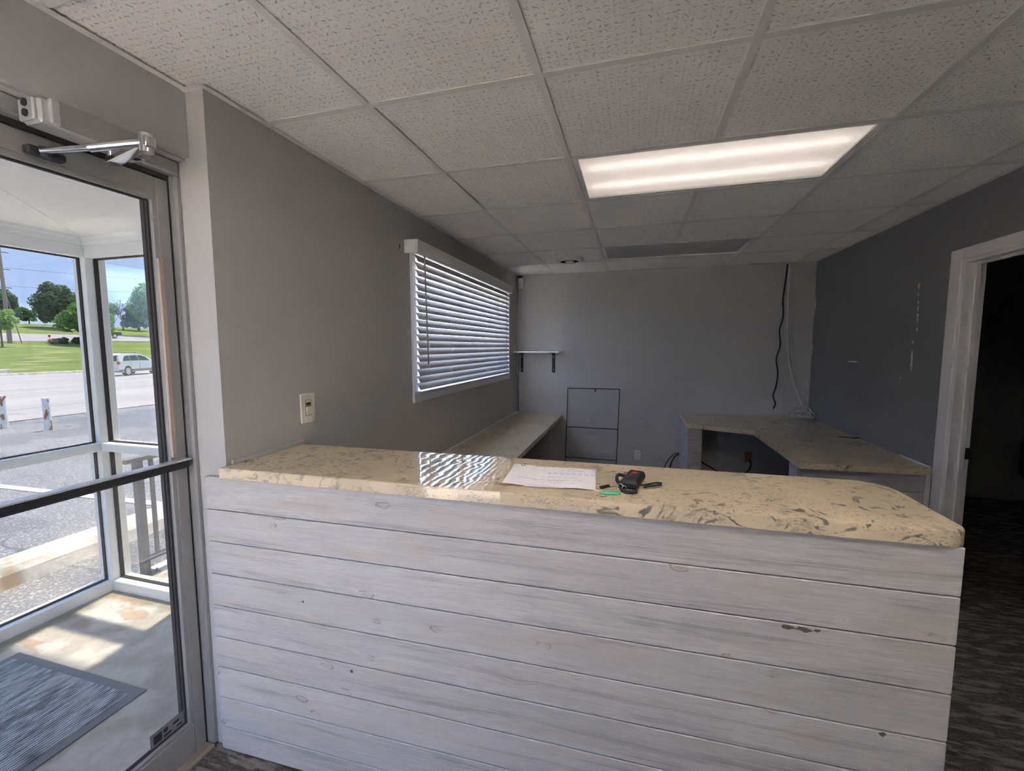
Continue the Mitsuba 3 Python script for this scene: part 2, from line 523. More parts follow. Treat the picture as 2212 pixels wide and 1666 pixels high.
def paper_fn(p, n, uv):
    # printed form: rows of small grey words, pale boxes, a signature scrawl (paper's own axes: u to its right, v up the page)
    u, v = uv.x, uv.y
    row = v * 22.0
    fr = row - dr.floor(row)
    k = dr.floor(row)
    word = smoothstep(0.42, 0.5, noise(u * 70 + k * 13, k * 7.0, 1.0))
    line = smoothstep(0.30, 0.36, fr) * smoothstep(0.66, 0.60, fr)
    use = smoothstep(0.50, 0.52, cell_rand(k, 4, 1)) * smoothstep(0.06, 0.08, u) * smoothstep(0.94, 0.9, u)
    ext = smoothstep(0.0, 0.02, u - 0.1 - 0.35 * cell_rand(k, 9, 2)) * smoothstep(0.0, 0.02, 0.55 + 0.4 * cell_rand(k, 2, 3) - u)
    ink = word * line * use * ext
    bx = u * 14.0
    cellu = smoothstep(0.25, 0.3, bx - dr.floor(bx)) * smoothstep(0.85, 0.8, bx - dr.floor(bx))
    boxes = cellu * smoothstep(0.62, 0.63, v) * smoothstep(0.70, 0.69, v) * smoothstep(0.43, 0.44, u)
    sig = smoothstep(0.012, 0.004, dr.abs(v - 0.30 - 0.05 * (noise(u * 60, 3, 3) - 0.5) - 0.04 * u)) * smoothstep(0.46, 0.48, u) * smoothstep(0.66, 0.64, u)
    c = mi.Color3f(0.80, 0.77, 0.79)
    c = mix(c, mi.Color3f(0.30, 0.29, 0.32), 0.7 * ink)
    c = mix(c, mi.Color3f(0.55, 0.50, 0.52), 0.6 * boxes)
    return mix(c, mi.Color3f(0.25, 0.22, 0.26), 0.7 * sig)


pcol('m_paper', paper_fn, 0.7, 0.3)

# ------------------------------------------------------------------ room shell
YF = -0.45                     # lobby wall behind the camera
XE = -0.075                    # inner face of the wall over the entrance
XD = -0.122                    # inner face of the entrance frame
FX0, FX1, FZ0, FZ1 = -0.06, 0.60, 0.06, 2.12   # unseen lobby window, placed and sized to light the counter
YE = 1.15                      # where the thick left wall ends
WY0, WY1, WZ0, WZ1 = 2.53, 4.655, 1.185, 2.085     # left window opening
DY0, DY1, DZ = 2.19, 3.00, 1.965                   # opening in the right wall

struct('floor', 'dark patterned loop carpet covering the floor of the room', box(-0.24, 6.2, YF, YB + 0.3, -0.1, 0.0), 'm_carpet')


def wall_with_hole(axis, pos, thick, a0, a1, z0, z1, holes):
    """Upright slab with rectangular holes. axis 'x': the slab is normal to x and a runs along y."""
    poly = sbox(a0, z0, a1, z1)
    for h in holes:
        poly = poly.difference(sbox(*h))
    m = extrude(poly, thick)
    if axis == 'x':
        return moved(to_axis(m, [[0, 0, 1], [1, 0, 0], [0, 1, 0]]), [pos, 0, 0])
    return moved(to_axis(m, [[1, 0, 0], [0, 0, -1], [0, 1, 0]]), [0, pos + thick, 0])


struct('wall_left', 'warm grey painted wall with the window and blind',
       wall_with_hole('x', -0.22, 0.22, YE, YB + 0.25, -0.05, H + 0.25, [(WY0, WZ0, WY1, WZ1)]), 'm_wall')
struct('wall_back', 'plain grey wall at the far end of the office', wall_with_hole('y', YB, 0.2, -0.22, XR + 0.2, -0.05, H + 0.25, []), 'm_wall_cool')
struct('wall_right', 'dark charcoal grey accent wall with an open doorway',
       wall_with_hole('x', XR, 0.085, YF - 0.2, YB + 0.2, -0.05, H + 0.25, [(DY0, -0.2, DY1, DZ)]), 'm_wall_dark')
struct('wall_front', 'grey wall of the lobby opposite the counter', wall_with_hole('y', YF - 0.15, 0.15, -0.22, XR + 0.2, -0.05, H + 0.25, [(FX0, FZ0, FX1, FZ1)]), 'm_wall')
# wall over and beside the entrance: bull-nosed lower edge
ent = [wall_with_hole('x', -0.22, 0.22 + XE, YF - 0.15, YE, -0.05, H + 0.25, [(0.10, -0.2, YE + 0.1, 2.125)])]
struct('wall_entrance', 'grey wall above the glass entrance door', ent, 'm_wall')
# paint missing from the dark wall
for (y, z, w, h) in [(3.387, 1.87, .012, .05), (3.383, 1.82, .012, .02), (3.378, 1.775, .02, .02), (3.376, 1.735, .012, .03), (3.374, 1.69, .02, .03),
                     (3.372, 1.66, .014, .03), (3.370, 1.60, .02, .02), (3.402, 1.52, .014, .02), (3.398, 1.40, .022, .13), (4.18, 1.368, .16, .014), (5.03, 1.90, .02, .16),
                     (5.035, 1.46, .02, .10), (3.50, 1.28, .014, .012)]:
    n_ = 15
    t_ = np.arange(n_) * 2 * np.pi / n_
    rad = 0.45 + 0.9 * rng.random(n_)
    pg = Polygon(np.c_[np.cos(t_) * w / 2 * rad, np.sin(t_) * h / 2 * rad])
    m = to_axis(extrude(pg, 0.0016), [[0, 0, 1], [1, 0, 0], [0, 1, 0]])
    put('paint_chip', moved(m, [XR - 0.0012, y, z]), 'm_chip', 'wall_right')
for (x, z, r) in [(0.862, .624, .018), (0.89, .56, .008), (0.875, .475, .008), (1.46, .635, .014), (1.468, .555, .011), (1.462, .44, .011)]:
    n_ = 8
    t_ = np.arange(n_) * 2 * np.pi / n_
    rad = 0.7 + 0.6 * rng.random(n_)
    pg = Polygon(np.c_[np.cos(t_) * r * rad * 1.3, np.sin(t_) * r * rad])
    m = to_axis(extrude(pg, 0.006), [[1, 0, 0], [0, 0, -1], [0, 1, 0]])
    put('wall_anchor', moved(m, [x, YB + 0.001, z]), 'm_chip', 'wall_back')
put('nail_hole', moved(to_axis(extrude(sbox(-.004, -.012, .004, .012), .002), [[0, 0, 1], [1, 0, 0], [0, 1, 0]]), [-0.0005, 2.36, 2.095]), 'm_hole', 'wall_left')

# back room behind the doorway
struct('wall_backroom', 'dark unlit walls of the room behind the doorway',
       [box(6.1, 6.3, 0.8, YB + 0.4, -0.05, H + 0.2), box(XR + 0.085, 6.2, YB + 0.2, YB + 0.4, -0.05, H + 0.2), box(XR + 0.085, 6.2, 0.7, 0.85, -0.05, H + 0.2)], 'm_backroom')
struct('ceiling_backroom', 'ceiling of the room behind the doorway', box(XR + 0.085, 6.2, 0.7, YB + 0.4, H + 0.02, H + 0.1), 'm_backroom')

# roof over everything, with the small eave that shades the entrance
struct('roof', 'flat roof over the office and the glazed porch', box(-0.3, 6.4, YF - 0.3, YB + 0.5, H + 0.26, H + 0.45), 'm_white')

# ------------------------------------------------------------------ suspended ceiling
TS = 0.6096
GX, GY = 0.452, 1.391
struct('ceiling', 'suspended ceiling of fissured white tiles in a metal grid', box(-0.22, XR + 0.1, YF - 0.1, YB + 0.1, H + 0.16, H + 0.24), 'm_tile')
xs = [XE] + [GX + TS * k for k in range(5)] + [XR]
ys = [GY + TS * k for k in range(-8, 7)]
ys = [y for y in ys if YF < y < YB - 0.05]
ys = [YF] + ys + [YB]
FIX = [(GX + TS, GX + 3 * TS, GY + TS, GY + 2 * TS), (GX + TS, GX + 3 * TS, GY + 4 * TS, GY + 5 * TS)]


def in_fix(x, y):
    return any(a < x < b and c < y < d for a, b, c, d in FIX + [(GX + TS, GX + 3 * TS, GY + k * TS, GY + (k + 1) * TS) for k in (-2,)])


for j in range(len(ys) - 1):
    for i in range(len(xs) - 1):
        x0, x1, y0, y1 = xs[i], xs[i + 1], ys[j], ys[j + 1]
        if in_fix((x0 + x1) / 2, (y0 + y1) / 2):
            continue
        if i == 0 and y0 > YE:
            x0 = 0.0
        m = box(x0 + 0.004, x1 - 0.004, y0 + 0.004, y1 - 0.004, 0, 0.014)
        v = m.vertices - [(x0 + x1) / 2, (y0 + y1) / 2, 0]
        m.vertices[:, 2] += v[:, 0] * rng.normal(0, .003) + v[:, 1] * rng.normal(0, .003) + H + 0.0035 + abs(rng.normal(0, .0016))
        put('tile', m, 'm_tile', 'ceiling')
TW = 0.0125
for y in ys[1:-1]:
    put('grid_bar', box(XE, XR, y - TW, y + TW, H - 0.0005, H + 0.0025), 'm_tee', 'ceiling')
for k in range(5):
    x = GX + TS * k
    for j in range(len(ys) - 1):
        if k == 2 and in_fix(x, (ys[j] + ys[j + 1]) / 2):
            continue
        put('grid_bar', box(x - TW, x + TW, ys[j] + TW, ys[j + 1] - TW, H - 0.0005, H + 0.0025), 'm_tee', 'ceiling')
for m in (box(0, 0.022, YE, YB, H - 0.0012, H + 0.001), box(0.0, 0.0015, YE, YB, H - 0.0012, H + 0.022),
          box(XR - 0.022, XR, YF, YB, H - 0.0012, H + 0.001), box(0, XR, YB - 0.022, YB, H - 0.0012, H + 0.001),
          box(XE, XE + 0.024, YF, YE, H - 0.0012, H + 0.001), box(XE, 0.022, YE - 0.02, YE, H - 0.0035, H - 0.0013)):
    put('edge_trim', m, 'm_tee', 'ceiling')


def troffer(f, lit, label, power=None):
    x0, x1, y0, y1 = f
    t = thing('ceiling_light', label, 'ceiling light')
    a, b, c, d = x0 + .013, x1 - .013, y0 + .013, y1 - .013
    z = H + 0.004
    poly = sbox(a, c, b, d).difference(sbox(a + .026, c + .026, b - .026, d - .026))
    put('frame', extrude(poly, 0.010, z), 'm_fixture', t)
    zz = H + 0.135
    put('housing', [box(a, b, c, d, zz, zz + .004), box(a, a + .004, c, d, z + .010, zz), box(b - .004, b, c, d, z + .010, zz),
                    box(a, b, c, c + .004, z + .010, zz), box(a, b, d - .004, d, z + .010, zz)], 'm_fixture', t)
    put('lens', box(a + .020, b - .020, c + .020, d - .020, z + .011, z + .0115).slice_plane([0, 0, z + .0113], [0, 0, -1]), 'm_lens', t)
    for q in (0.29, 0.71):
        yy = c + (d - c) * q
        key = put('tube', cyl([a + .05, yy, z + .06], [b - .05, yy, z + .06], 0.013, 16), 'm_fixture', t, smooth=40)
        if lit:
            scene[key]['emitter'] = {'type': 'area', 'radiance': {'type': 'rgb', 'value': [(power or LAMP) * 1.0, (power or LAMP) * 0.90, (power or LAMP) * 0.86]}}
    return t


LAMP = 0.088
LOBBY_FILL = 1.2  # strength of an unseen fixture added to brighten the counter and planks
troffer(FIX[0], True, 'lit rectangular fluorescent ceiling light with a prismatic lens')
FILL_FIX = [(GX + TS, GX + 3 * TS, GY + k * TS, GY + (k + 1) * TS) for k in (-2,)]
for f_ in FILL_FIX:
    labels[troffer(f_, True, 'lit fluorescent ceiling light over the lobby side of the counter', LOBBY_FILL)]['group'] = 'added fill lights'
troffer(FIX[1], False, 'unlit fluorescent ceiling light near the far wall')

t = thing('air_diffuser', 'round white ceiling air diffuser with a dark throat', 'air vent')
cx, cy = 0.745, 4.235
put('ring', lathe([(0.136, H + .001), (0.128, H - .020), (0.112, H - .028), (0.091, H - .028), (0.089, H - .022)], [cx, cy, 0]), 'm_fixture', t, smooth=50)
put('cone', lathe([(0.0, H - .034), (0.030, H - .034), (0.046, H - .026), (0.030, H - .016), (0.0, H - .014)], [cx, cy, 0]), 'm_fixture', t, smooth=50)
put('throat', lathe([(0.0, H - .001), (0.0892, H - .001), (0.0892, H - .0225)], [cx, cy, 0]), 'm_hole', t)

# ------------------------------------------------------------------ entrance door
t = struct('door_1', 'grey aluminium framed glass entrance door')
FB = -0.215          # outer face of frame
put('frame_header', box(FB, XD, -0.05, YE, 2.070, 2.118, .006), 'm_alu', t)
put('frame_jamb', box(FB, XD, 1.132, YE + .004, 0.0, 2.070, .006), 'm_alu', t)
put('frame_jamb', box(FB, XD, 0.10, 0.144, 0.0, 2.070, .008), 'm_alu', t)
put('frame_filler', box(-0.21, XE - 0.02, -0.0, YE, 2.118, 2.126), 'm_wall', t)
put('reveal_corner', cyl([XE - .012, -0.0, 2.137], [XE - .012, YE, 2.137], 0.012, 16), 'm_wall', t, smooth=40)
put('door_stop', [box(-0.205, -0.152, 1.122, 1.133, 0.01, 2.070), box(-0.205, -0.152, 0.144, 1.133, 2.055, 2.071)], 'm_gasket', t)
DXF, DXB = -0.149, -0.193
put('stile', box(DXB, DXF, 1.086, 1.126, 0.012, 2.050, .003), 'm_alu', t)
put('stile', box(DXB, DXF, 0.150, 0.201, 0.012, 2.050, .003), 'm_alu', t)
put('top_rail', box(DXB, DXF, 0.201, 1.086, 1.988, 2.050, .003), 'm_alu', t)
put('bottom_rail', box(DXB, DXF, 0.201, 1.086, 0.012, 0.125, .003), 'm_alu', t)
put('glass', box(-0.1715, -0.1705, 0.20, 1.087, 0.120, 1.99).slice_plane([-0.171, 0, 0], [1, 0, 0]), 'm_pane_door', t)
gz0, gz1, gy0, gy1 = 0.125, 1.988, 0.201, 1.086
put('glazing_bead', [box(-0.165, -0.150, gy1 - .013, gy1, gz0, gz1), box(-0.165, -0.150, gy0, gy0 + .013, gz0, gz1), box(-0.165, -0.150, gy0, gy1, gz1 - .013, gz1), box(-0.165, -0.150, gy0, gy1, gz0, gz0 + .013)], 'm_alu', t)
put('gasket', [box(-0.176, -0.165, gy1 - .020, gy1, gz0, gz1), box(-0.176, -0.165, gy0, gy0 + .02, gz0, gz1), box(-0.176, -0.165, gy0, gy1, gz1 - .018, gz1), box(-0.176, -0.165, gy0, gy1, gz0, gz0 + .018)], 'm_gasket', t)
put('gasket', [box(-0.192, -0.177, gy1 - .022, gy1, gz0, gz1), box(-0.192, -0.177, gy0, gy0 + .022, gz0, gz1)], 'm_gasket', t)
put('push_bar', box(-0.150, -0.120, 0.175, 1.118, 1.078, 1.108, .006), 'm_black', t)
put('push_bar_cap', box(-0.150, -0.117, 0.175, 1.120, 1.104, 1.110, .002), 'm_alu_light', t)
put('lock_cover', box(-0.152, -0.141, 1.074, 1.090, 1.12, 1.79, .002), 'm_wand', t, label='tan plastic strip on the latch edge')
put('threshold', box(-0.20, -0.112, 0.05, 1.131, -0.002, 0.014, .004), 'm_oak', t, label='worn wooden threshold strip')
st = put('sticker', box(-0.1705, -0.1698, 0.953, 1.066, 0.140, 0.192), 'm_sticker', t, label='small grey decal with dark print')
for (a, b, c, d) in [(0.963, 0.990, .150, .180), (0.996, 1.010, .165, .180), (0.996, 1.020, .150, .158), (1.028, 1.048, .168, .176), (1.040, 1.058, .150, .157)]:
    put('sticker__print', box(-0.1698, -0.1694, a, b, c, d), 'm_black_soft', t)

t = thing('door_closer', 'silver overhead door closer with a folding chrome arm above the glass door', 'door closer')
put('body', box(-0.119, -0.052, 0.756, 1.000, 2.052, 2.112, .006), 'm_alu_light', t)
put('cover', box(-0.060, -0.046, 0.790, 1.008, 2.056, 2.118, .004), 'm_alu', t)
put('end_cap', [box(-0.115, -0.060, 0.748, 0.757, 2.056, 2.108, .003), box(-0.06, -0.044, 0.775, 0.795, 2.056, 2.116, .003)], 'm_alu_light', t)
put('valve', cyl([-0.086, 0.744, 2.072], [-0.086, 0.749, 2.072], .009), 'm_hole', t)
put('valve', cyl([-0.086, 0.744, 2.096], [-0.086, 0.749, 2.096], .009), 'm_hole', t)
put('label_plate', box(-0.075, -0.055, 0.945, 0.985, 2.0505, 2.0525), 'm_black_soft', t)
put('spindle', cyl([-0.085, 0.93, 2.052], [-0.085, 0.93, 2.028], .014), 'm_chrome', t, smooth=40)
# main arm from the spindle out to the elbow, then the forearm back to the shoe on the door
put('arm', [trimesh.convex.convex_hull(np.vstack([cyl([-0.085, .93, 2.022], [-0.085, .93, 2.034], .017).vertices, cyl([0.085, .902, 2.036], [0.085, .902, 2.046], .012).vertices]))], 'm_chrome', t)
put('elbow', [cyl([0.088, .902, 2.020], [0.088, .902, 2.068], .016), box(.075, .108, .888, .916, 2.030, 2.062, .004)], 'm_chrome', t, smooth=40)
put('forearm', [cyl([0.080, .895, 2.045], [-0.020, .835, 2.018], .011), cyl([-0.015, .838, 2.019], [-0.122, .79, 2.004], .0075)], 'm_chrome', t, smooth=40)
put('arm_shoe', [box(-0.150, -0.125, .765, .845, 1.994, 2.014, .004), cyl([-0.125, .80, 1.99], [-0.125, .80, 2.016], .012)], 'm_dark_metal', t)

t = struct('window_4', 'unseen white framed window added opposite the counter for its daylight')  # added opening that lets daylight onto the left of the counter
ywm = YF - .075
put('frame', [box(FX0, FX0 + .04, YF - .12, YF - .03, FZ0, FZ1), box(FX1 - .04, FX1, YF - .12, YF - .03, FZ0, FZ1), box(FX0, FX1, YF - .12, YF - .03, FZ0, FZ0 + .04), box(FX0, FX1, YF - .12, YF - .03, FZ1 - .04, FZ1)], 'm_frame_white', t)
put('pane', box(FX0, FX1, ywm, ywm + .0005, FZ0, FZ1).slice_plane([0, ywm + .0002, 0], [0, 1, 0]), 'm_pane', t)

# ------------------------------------------------------------------ glazed porch
PX, PY, PZF, PZC = -1.735, 1.795, -0.02, 2.135
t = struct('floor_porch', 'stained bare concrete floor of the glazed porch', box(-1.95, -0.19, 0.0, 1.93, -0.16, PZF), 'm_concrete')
t = struct('window_2', 'white aluminium glazed porch wall facing the parking lot')
D = 0.105
PYE = 0.12


def tube_frame(t, name, x0, x1, y0, y1, z0, z1):
    put(name, box(x0, x1, y0, y1, z0, z1, .003), 'm_frame_white', t)


xo, yo = PX - D, PY + D
tube_frame(t, 'post', xo, PX, PY, yo, PZF, 2.115)
for y in (0.64, PYE):
    tube_frame(t, 'post', xo, PX, y, y + .045, PZF, 2.115)
spans = [(0.685, PY), (PYE + .045, 0.64)]
rails = [(PZF, 0.045), (0.868, 0.918), (2.020, 2.085)]
for a, b in spans:
    for z0, z1 in rails:
        tube_frame(t, 'rail', xo, PX, a, b, z0, z1)
    for z0, z1 in ((0.045, 0.868), (0.918, 2.020)):
        xm = (xo + PX) / 2
        put('pane', box(xm - .0005, xm, a, b, z0, z1).slice_plane([xm - .0002, 0, 0], [1, 0, 0]), 'm_pane_tinted', t)
        put('gasket', [box(xm - .011, xm + .011, a, a + .006, z0, z1), box(xm - .011, xm + .011, b - .006, b, z0, z1), box(xm - .011, xm + .011, a, b, z0, z0 + .006), box(xm - .011, xm + .011, a, b, z1 - .006, z1)], 'm_gasket', t)
put('cornice', [box(xo + .02, PX + .010, PYE, yo, 2.085, 2.115), box(xo + .04, PX + .022, PYE, yo, 2.115, 2.142, .004)], 'm_frame_white', t)

t = struct('window_3', 'white aluminium glazed side wall of the porch')
PXE = -1.115
tube_frame(t, 'post', PXE - .045, PXE, PY, yo, PZF, 2.115)
for z0, z1 in rails:
    tube_frame(t, 'rail', PX, PXE - .045, PY, yo, z0, z1)
ym = (PY + yo) / 2
for z0, z1 in ((0.045, 0.868), (0.918, 2.020)):
    put('pane', box(PX, PXE - .045, ym, ym + .0005, z0, z1).slice_plane([0, ym + .0002, 0], [0, 1, 0]), 'm_pane_tinted', t)
    a, b = PX, PXE - .045
    put('gasket', [box(a, a + .006, ym - .011, ym + .011, z0, z1), box(b - .006, b, ym - .011, ym + .011, z0, z1), box(a, b, ym - .011, ym + .011, z0, z0 + .006), box(a, b, ym - .011, ym + .011, z1 - .006, z1)], 'm_gasket', t)
put('cornice', [box(PX - .02, -0.22, PY - .010, yo - .02, 2.085, 2.115), box(PX - .02, -0.22, PY - .022, yo - .04, 2.115, 2.142, .004)], 'm_frame_white', t)
struct('wall_porch', 'solid end wall of the porch beside its side glazing', box(PXE, -0.22, PY, yo, PZF - .1, 2.6), 'm_frame_white')
t = struct('window_5', 'glazed end wall of the porch opposite the counter')
put('pane', box(PX, -0.22, PYE - .05, PYE - .0495, 0.0, 2.1).slice_plane([0, PYE - .0498, 0], [0, 1, 0]), 'm_pane_tinted', t)
put('rail', [box(PX, -0.22, PYE - .1, PYE, -.02, .045), box(PX, -0.22, PYE - .1, PYE, 2.02, 2.115)], 'm_frame_white', t)
# porch ceiling: two panels mitred along the diagonal, with a narrow open joint
hip = 1.515
pa = Polygon([(PX + .012, PY - .012), (-0.19, PY - .012), (-0.19, PY - .012 - hip)]).buffer(-.0015, join_style=2)
pb = Polygon([(PX + .012, PY - .012), (-0.19, PY - .012 - hip), (-0.19, PYE), (PX + .012, PYE)]).buffer(-.0015, join_style=2)
t = struct('ceiling_porch', 'smooth white ceiling of the glazed porch')
put('panel', extrude(pa, .015, PZC), 'm_vest_ceiling', t)
put('panel', extrude(pb, .015, PZC), 'm_vest_ceiling', t)
struct('roof_porch', 'flat roof of the glazed porch', box(-2.15, -0.22, 0.0, 2.12, 2.20, 2.5), 'm_white')

t = thing('door_mat', 'grey ribbed door mat with a rubber border on the porch floor', 'door mat')
mx0, mx1, my0, my1 = -1.545, -0.678, 0.15, 1.272
put('border', extrude(sbox(mx0, my0, mx1, my1), .006, PZF), 'm_mat_rubber', t)
ribs = []
xx = mx0 + .045
while xx < mx1 - .05:
    ribs.append(box(xx, xx + .0085, my0 + .04, my1 - .04, PZF + .006, PZF + .0110))
    xx += .0135
put('pile', [box(mx0 + .04, mx1 - .04, my0 + .04, my1 - .04, PZF + .0055, PZF + .0075)] + ribs, 'm_mat', t, kind='stuff')

# ------------------------------------------------------------------ left window and blind
t = struct('window_1', 'white cased window in the left wall behind the blind')
cz0, cz1 = WZ0 - .05, WZ1 + .03
put('casing', [box(-.012, .014, WY0 - .05, WY0, cz0, cz1, .003), box(-.012, .014, WY1, WY1 + .05, cz0, cz1, .003), box(-.012, .014, WY0 - .05, WY1 + .05, WZ1, cz1 + .02, .003)], 'm_white', t)
put('apron', box(-.012, .012, WY0 - .05, WY1 + .05, cz0, WZ0, .003), 'm_white', t)
put('sill', box(-.15, .016, WY0, WY1, WZ0 - .004, WZ0 + .012, .003), 'm_white', t)
put('reveal', [box(-.20, -.012, WY0 - .001, WY0 + .012, WZ0, WZ1), box(-.20, -.012, WY1 - .012, WY1 + .001, WZ0, WZ1), box(-.20, -.012, WY0, WY1, WZ1 - .012, WZ1 + .001)], 'm_white', t)
put('sash', [box(-.16, -.12, a, a + .04, WZ0, WZ1) for a in (WY0, (WY0 + WY1) / 2 - .02, WY1 - .04)] + [box(-.16, -.12, WY0, WY1, z, z + .04) for z in (WZ0 + .005, WZ1 - .04)], 'm_frame_white', t)
put('pane', box(-.1405, -.14, WY0, WY1, WZ0, WZ1).slice_plane([-.1403, 0, 0], [1, 0, 0]), 'm_pane_office', t)

t = thing('window_blind', 'white horizontal slat blind half closed over the window', 'window blind')
BY0, BY1 = 2.475, 4.515
BXC = 0.046
put('valance', box(0.078, 0.092, 2.412, 4.538, 2.066, 2.148, .004), 'm_white', t)
put('valance_return', box(0.0, 0.080, 2.412, 2.424, 2.066, 2.148, .003), 'm_white', t)
put('valance_return', box(0.0, 0.080, 4.526, 4.538, 2.066, 2.148, .003), 'm_white', t)
put('head_rail', box(0.018, 0.074, BY0, BY1, 2.078, 2.122, .003), 'm_blind', t)
NS = 19
tilt = math.radians(59)
w = 0.0508
s = np.linspace(-0.5, 0.5, 7)
for k in range(NS):
    z = 2.050 - k * 0.0448
    tt = tilt + 0.03 * math.sin(k * 1.7)
    ax = s * w * math.cos(tt)
    az = -s * w * math.sin(tt)
    crown = 0.0034 * (1 - (2 * s) ** 2)
    px_ = ax + crown * math.sin(tt)
    pz_ = az + crown * math.cos(tt)
    th = 0.0026
    prof = np.vstack([np.c_[px_, pz_], np.c_[px_ - th * math.sin(tt), pz_ - th * math.cos(tt)][::-1]])
    poly = Polygon(prof)
    m = extrude(poly, BY1 - BY0)
    m = to_axis(m, [[1, 0, 0], [0, 0, 1], [0, 1, 0]])
    put('slat', moved(m, [BXC, BY0, z]), 'm_blind', t, smooth=35)
put('bottom_rail', box(BXC - .024, BXC + .024, BY0, BY1, 1.196, 1.212, .004), 'm_blind', t)
for y in (2.60, 2.95, 3.33, 3.72, 4.10, 4.42):
    put('ladder_cord', [cyl([BXC + .0225, y, 1.205], [BXC + .0225, y, 2.08], .0009, 6), cyl([BXC - .0225, y, 1.205], [BXC - .0225, y, 2.08], .0009, 6)], 'm_cable_white', t)
put('tilt_wand', cyl([BXC + .042, 2.535, 1.385], [BXC + .034, 2.525, 2.07], .0052, 8), 'm_wand', t, smooth=50)

# ------------------------------------------------------------------ reception counter
SL = 0.0195                                     # the counter stands a little askew in the room


def fy(x, off=0.0):
    return 1.130 + SL * (x + 0.08) + off


def skew(m):
    m = m.copy()
    m.vertices[:, 1] += SL * (m.vertices[:, 0] + 0.08)
    return m


t = thing('counter_base', 'reception counter front of whitewashed wooden planks', 'counter base')
joints = [1.045, 0.926, 0.808, 0.688, 0.568, 0.449, 0.331, 0.213, 0.095, 0.004]
for k in range(9):
    z1, z0 = joints[k], joints[k + 1]
    m = box(-0.080, 2.094, 1.1305, 1.1465, z0 + .0014, z1 - .0014, .0022)
    # a real edge that wanders by fractions of a millimetre
    put('plank', skew(m), 'm_plank', t)
put('backing', [skew(box(0.004, 2.088, 1.150, 1.168, 0.0, 1.043)), skew(box(2.062, 2.088, 1.168, 1.50, 0.0, 1.043)), skew(box(0.02, 2.062, 1.42, 1.45, 0.55, 1.043))], 'm_dark_metal', t)
put('edge_batten', skew(box(-0.079, 0.0, 1.1462, 1.1485, 0.0, 1.044)), 'm_oak', t)

for (x, z, w_, h_) in [(1.75, .797, .030, .010), (1.785, .797, .042, .012), (1.815, .799, .018, .007), (1.965, .560, .018, .012), (.489, .425, .012, .010), (.31, .640, .008, .008)]:
    n_ = 9
    t_ = np.arange(n_) * 2 * np.pi / n_
    rad = 0.6 + 0.7 * rng.random(n_)
    pg = Polygon(np.c_[np.cos(t_) * w_ / 2 * rad, np.sin(t_) * h_ / 2 * rad])
    m = to_axis(extrude(pg, .0012), [[1, 0, 0], [0, 0, -1], [0, 1, 0]])
    put('chip', moved(m, [x, fy(x, .0012), z]), 'm_chip_dark', 'counter_base')

t = thing('countertop', 'glossy cream stone-look countertop with dark veins on the reception counter', 'countertop')
pts = []
x0, x1, y0, y1 = 0.003, 2.106, 1.122, 1.506


def arc(cx, cy, r, a0, a1, n=10):
    return [(cx + r * math.cos(math.radians(a)), cy + r * math.sin(math.radians(a))) for a in np.linspace(a0, a1, n)]


outline = [(x0 - .006, y0), ] + arc(x1 - .05, y0 + .05, .05, -90, 0) + arc(x1 - .09, y1 - .09, .09, 0, 90) + [(0.0035, y1), (0.0035, 1.150 - .0015), (x0 - .006, 1.150 - .0015)]
poly = Polygon(outline)
lay = [extrude(poly.buffer(-.002), .002, 1.0455), extrude(poly, .033, 1.0472), ]
slab = extrude(poly, .0335, 1.0455)
bev = extrude(poly.buffer(-.0035), .003, 1.079)
top_poly = np.array(poly.exterior.coords)


def bevelled(poly, z0, z1, c):
    """Slab whose upper edge is rounded in three steps."""
    ms = [extrude(poly, z1 - c - z0, z0)]
    prev = 0
    for a in (30, 60, 90):
        ins = c * (1 - math.cos(math.radians(a)))
        up = c * math.sin(math.radians(a))
        ms.append(extrude(poly.buffer(-ins - 1e-5), up - prev, z1 - c + prev))
        prev = up
    return cat(ms)


put('slab', skew(bevelled(poly, 1.0455, 1.082, .004)), 'm_stone', t)

t = thing('backsplash_strip', 'low grey backsplash strip on the wall over the reception counter end', 'backsplash')
put('strip', box(0.0, 0.010, 1.168, 1.512, 1.0825, 1.098, .002), 'm_wall', t)

# papers
t = thing('paper_sheet', 'printed paper form lying folded on the counter', 'paper')
A, B, C_, Dd = np.array([0.973, 1.425]), np.array([1.251, 1.442]), np.array([1.267, 1.228]), np.array([0.994, 1.204])
nu, nv = 28, 18
g = np.linspace(0, 1, nu)
hgt = np.linspace(0, 1, nv)
Ug, Vg = np.meshgrid(g, hgt)
XY = (Dd * (1 - Ug[..., None]) + C_ * Ug[..., None]) * (1 - Vg[..., None]) + (A * (1 - Ug[..., None]) + B * Ug[..., None]) * Vg[..., None]
Z = 1.0836 + .0035 * np.clip(np.sin(Ug * 9.0 + 0.6), 0, 1) * (0.35 + 0.65 * (1 - Vg)) + .004 * (1 - Ug) ** 6
v = np.concatenate([XY, Z[..., None]], -1).reshape(-1, 3)
q = np.arange(nu * nv).reshape(nv, nu)
f = np.vstack([np.c_[q[:-1, :-1].ravel(), q[:-1, 1:].ravel(), q[1:, 1:].ravel()], np.c_[q[:-1, :-1].ravel(), q[1:, 1:].ravel(), q[1:, :-1].ravel()]])
uvs = np.c_[Ug.ravel(), Vg.ravel()]
put('sheet', trimesh.Trimesh(v, f, process=False), 'm_paper', t, smooth=True, uv=uvs)
v2 = v.copy()
v2[:, 2] -= .0005
v2[:, :2] += [.0012, .0008]
put('sheet', trimesh.Trimesh(v2, f, process=False), 'm_paper_edge', t, smooth=True)
clip = np.array([[1.004, 1.427], [1.006, 1.408], [1.016, 1.409], [1.014, 1.432], [1.007, 1.431]])
put('paper_clip', tube([[a, b, 1.0893] for a, b in clip - [0.002, 0.006]], .0007, 6), 'm_black', t)

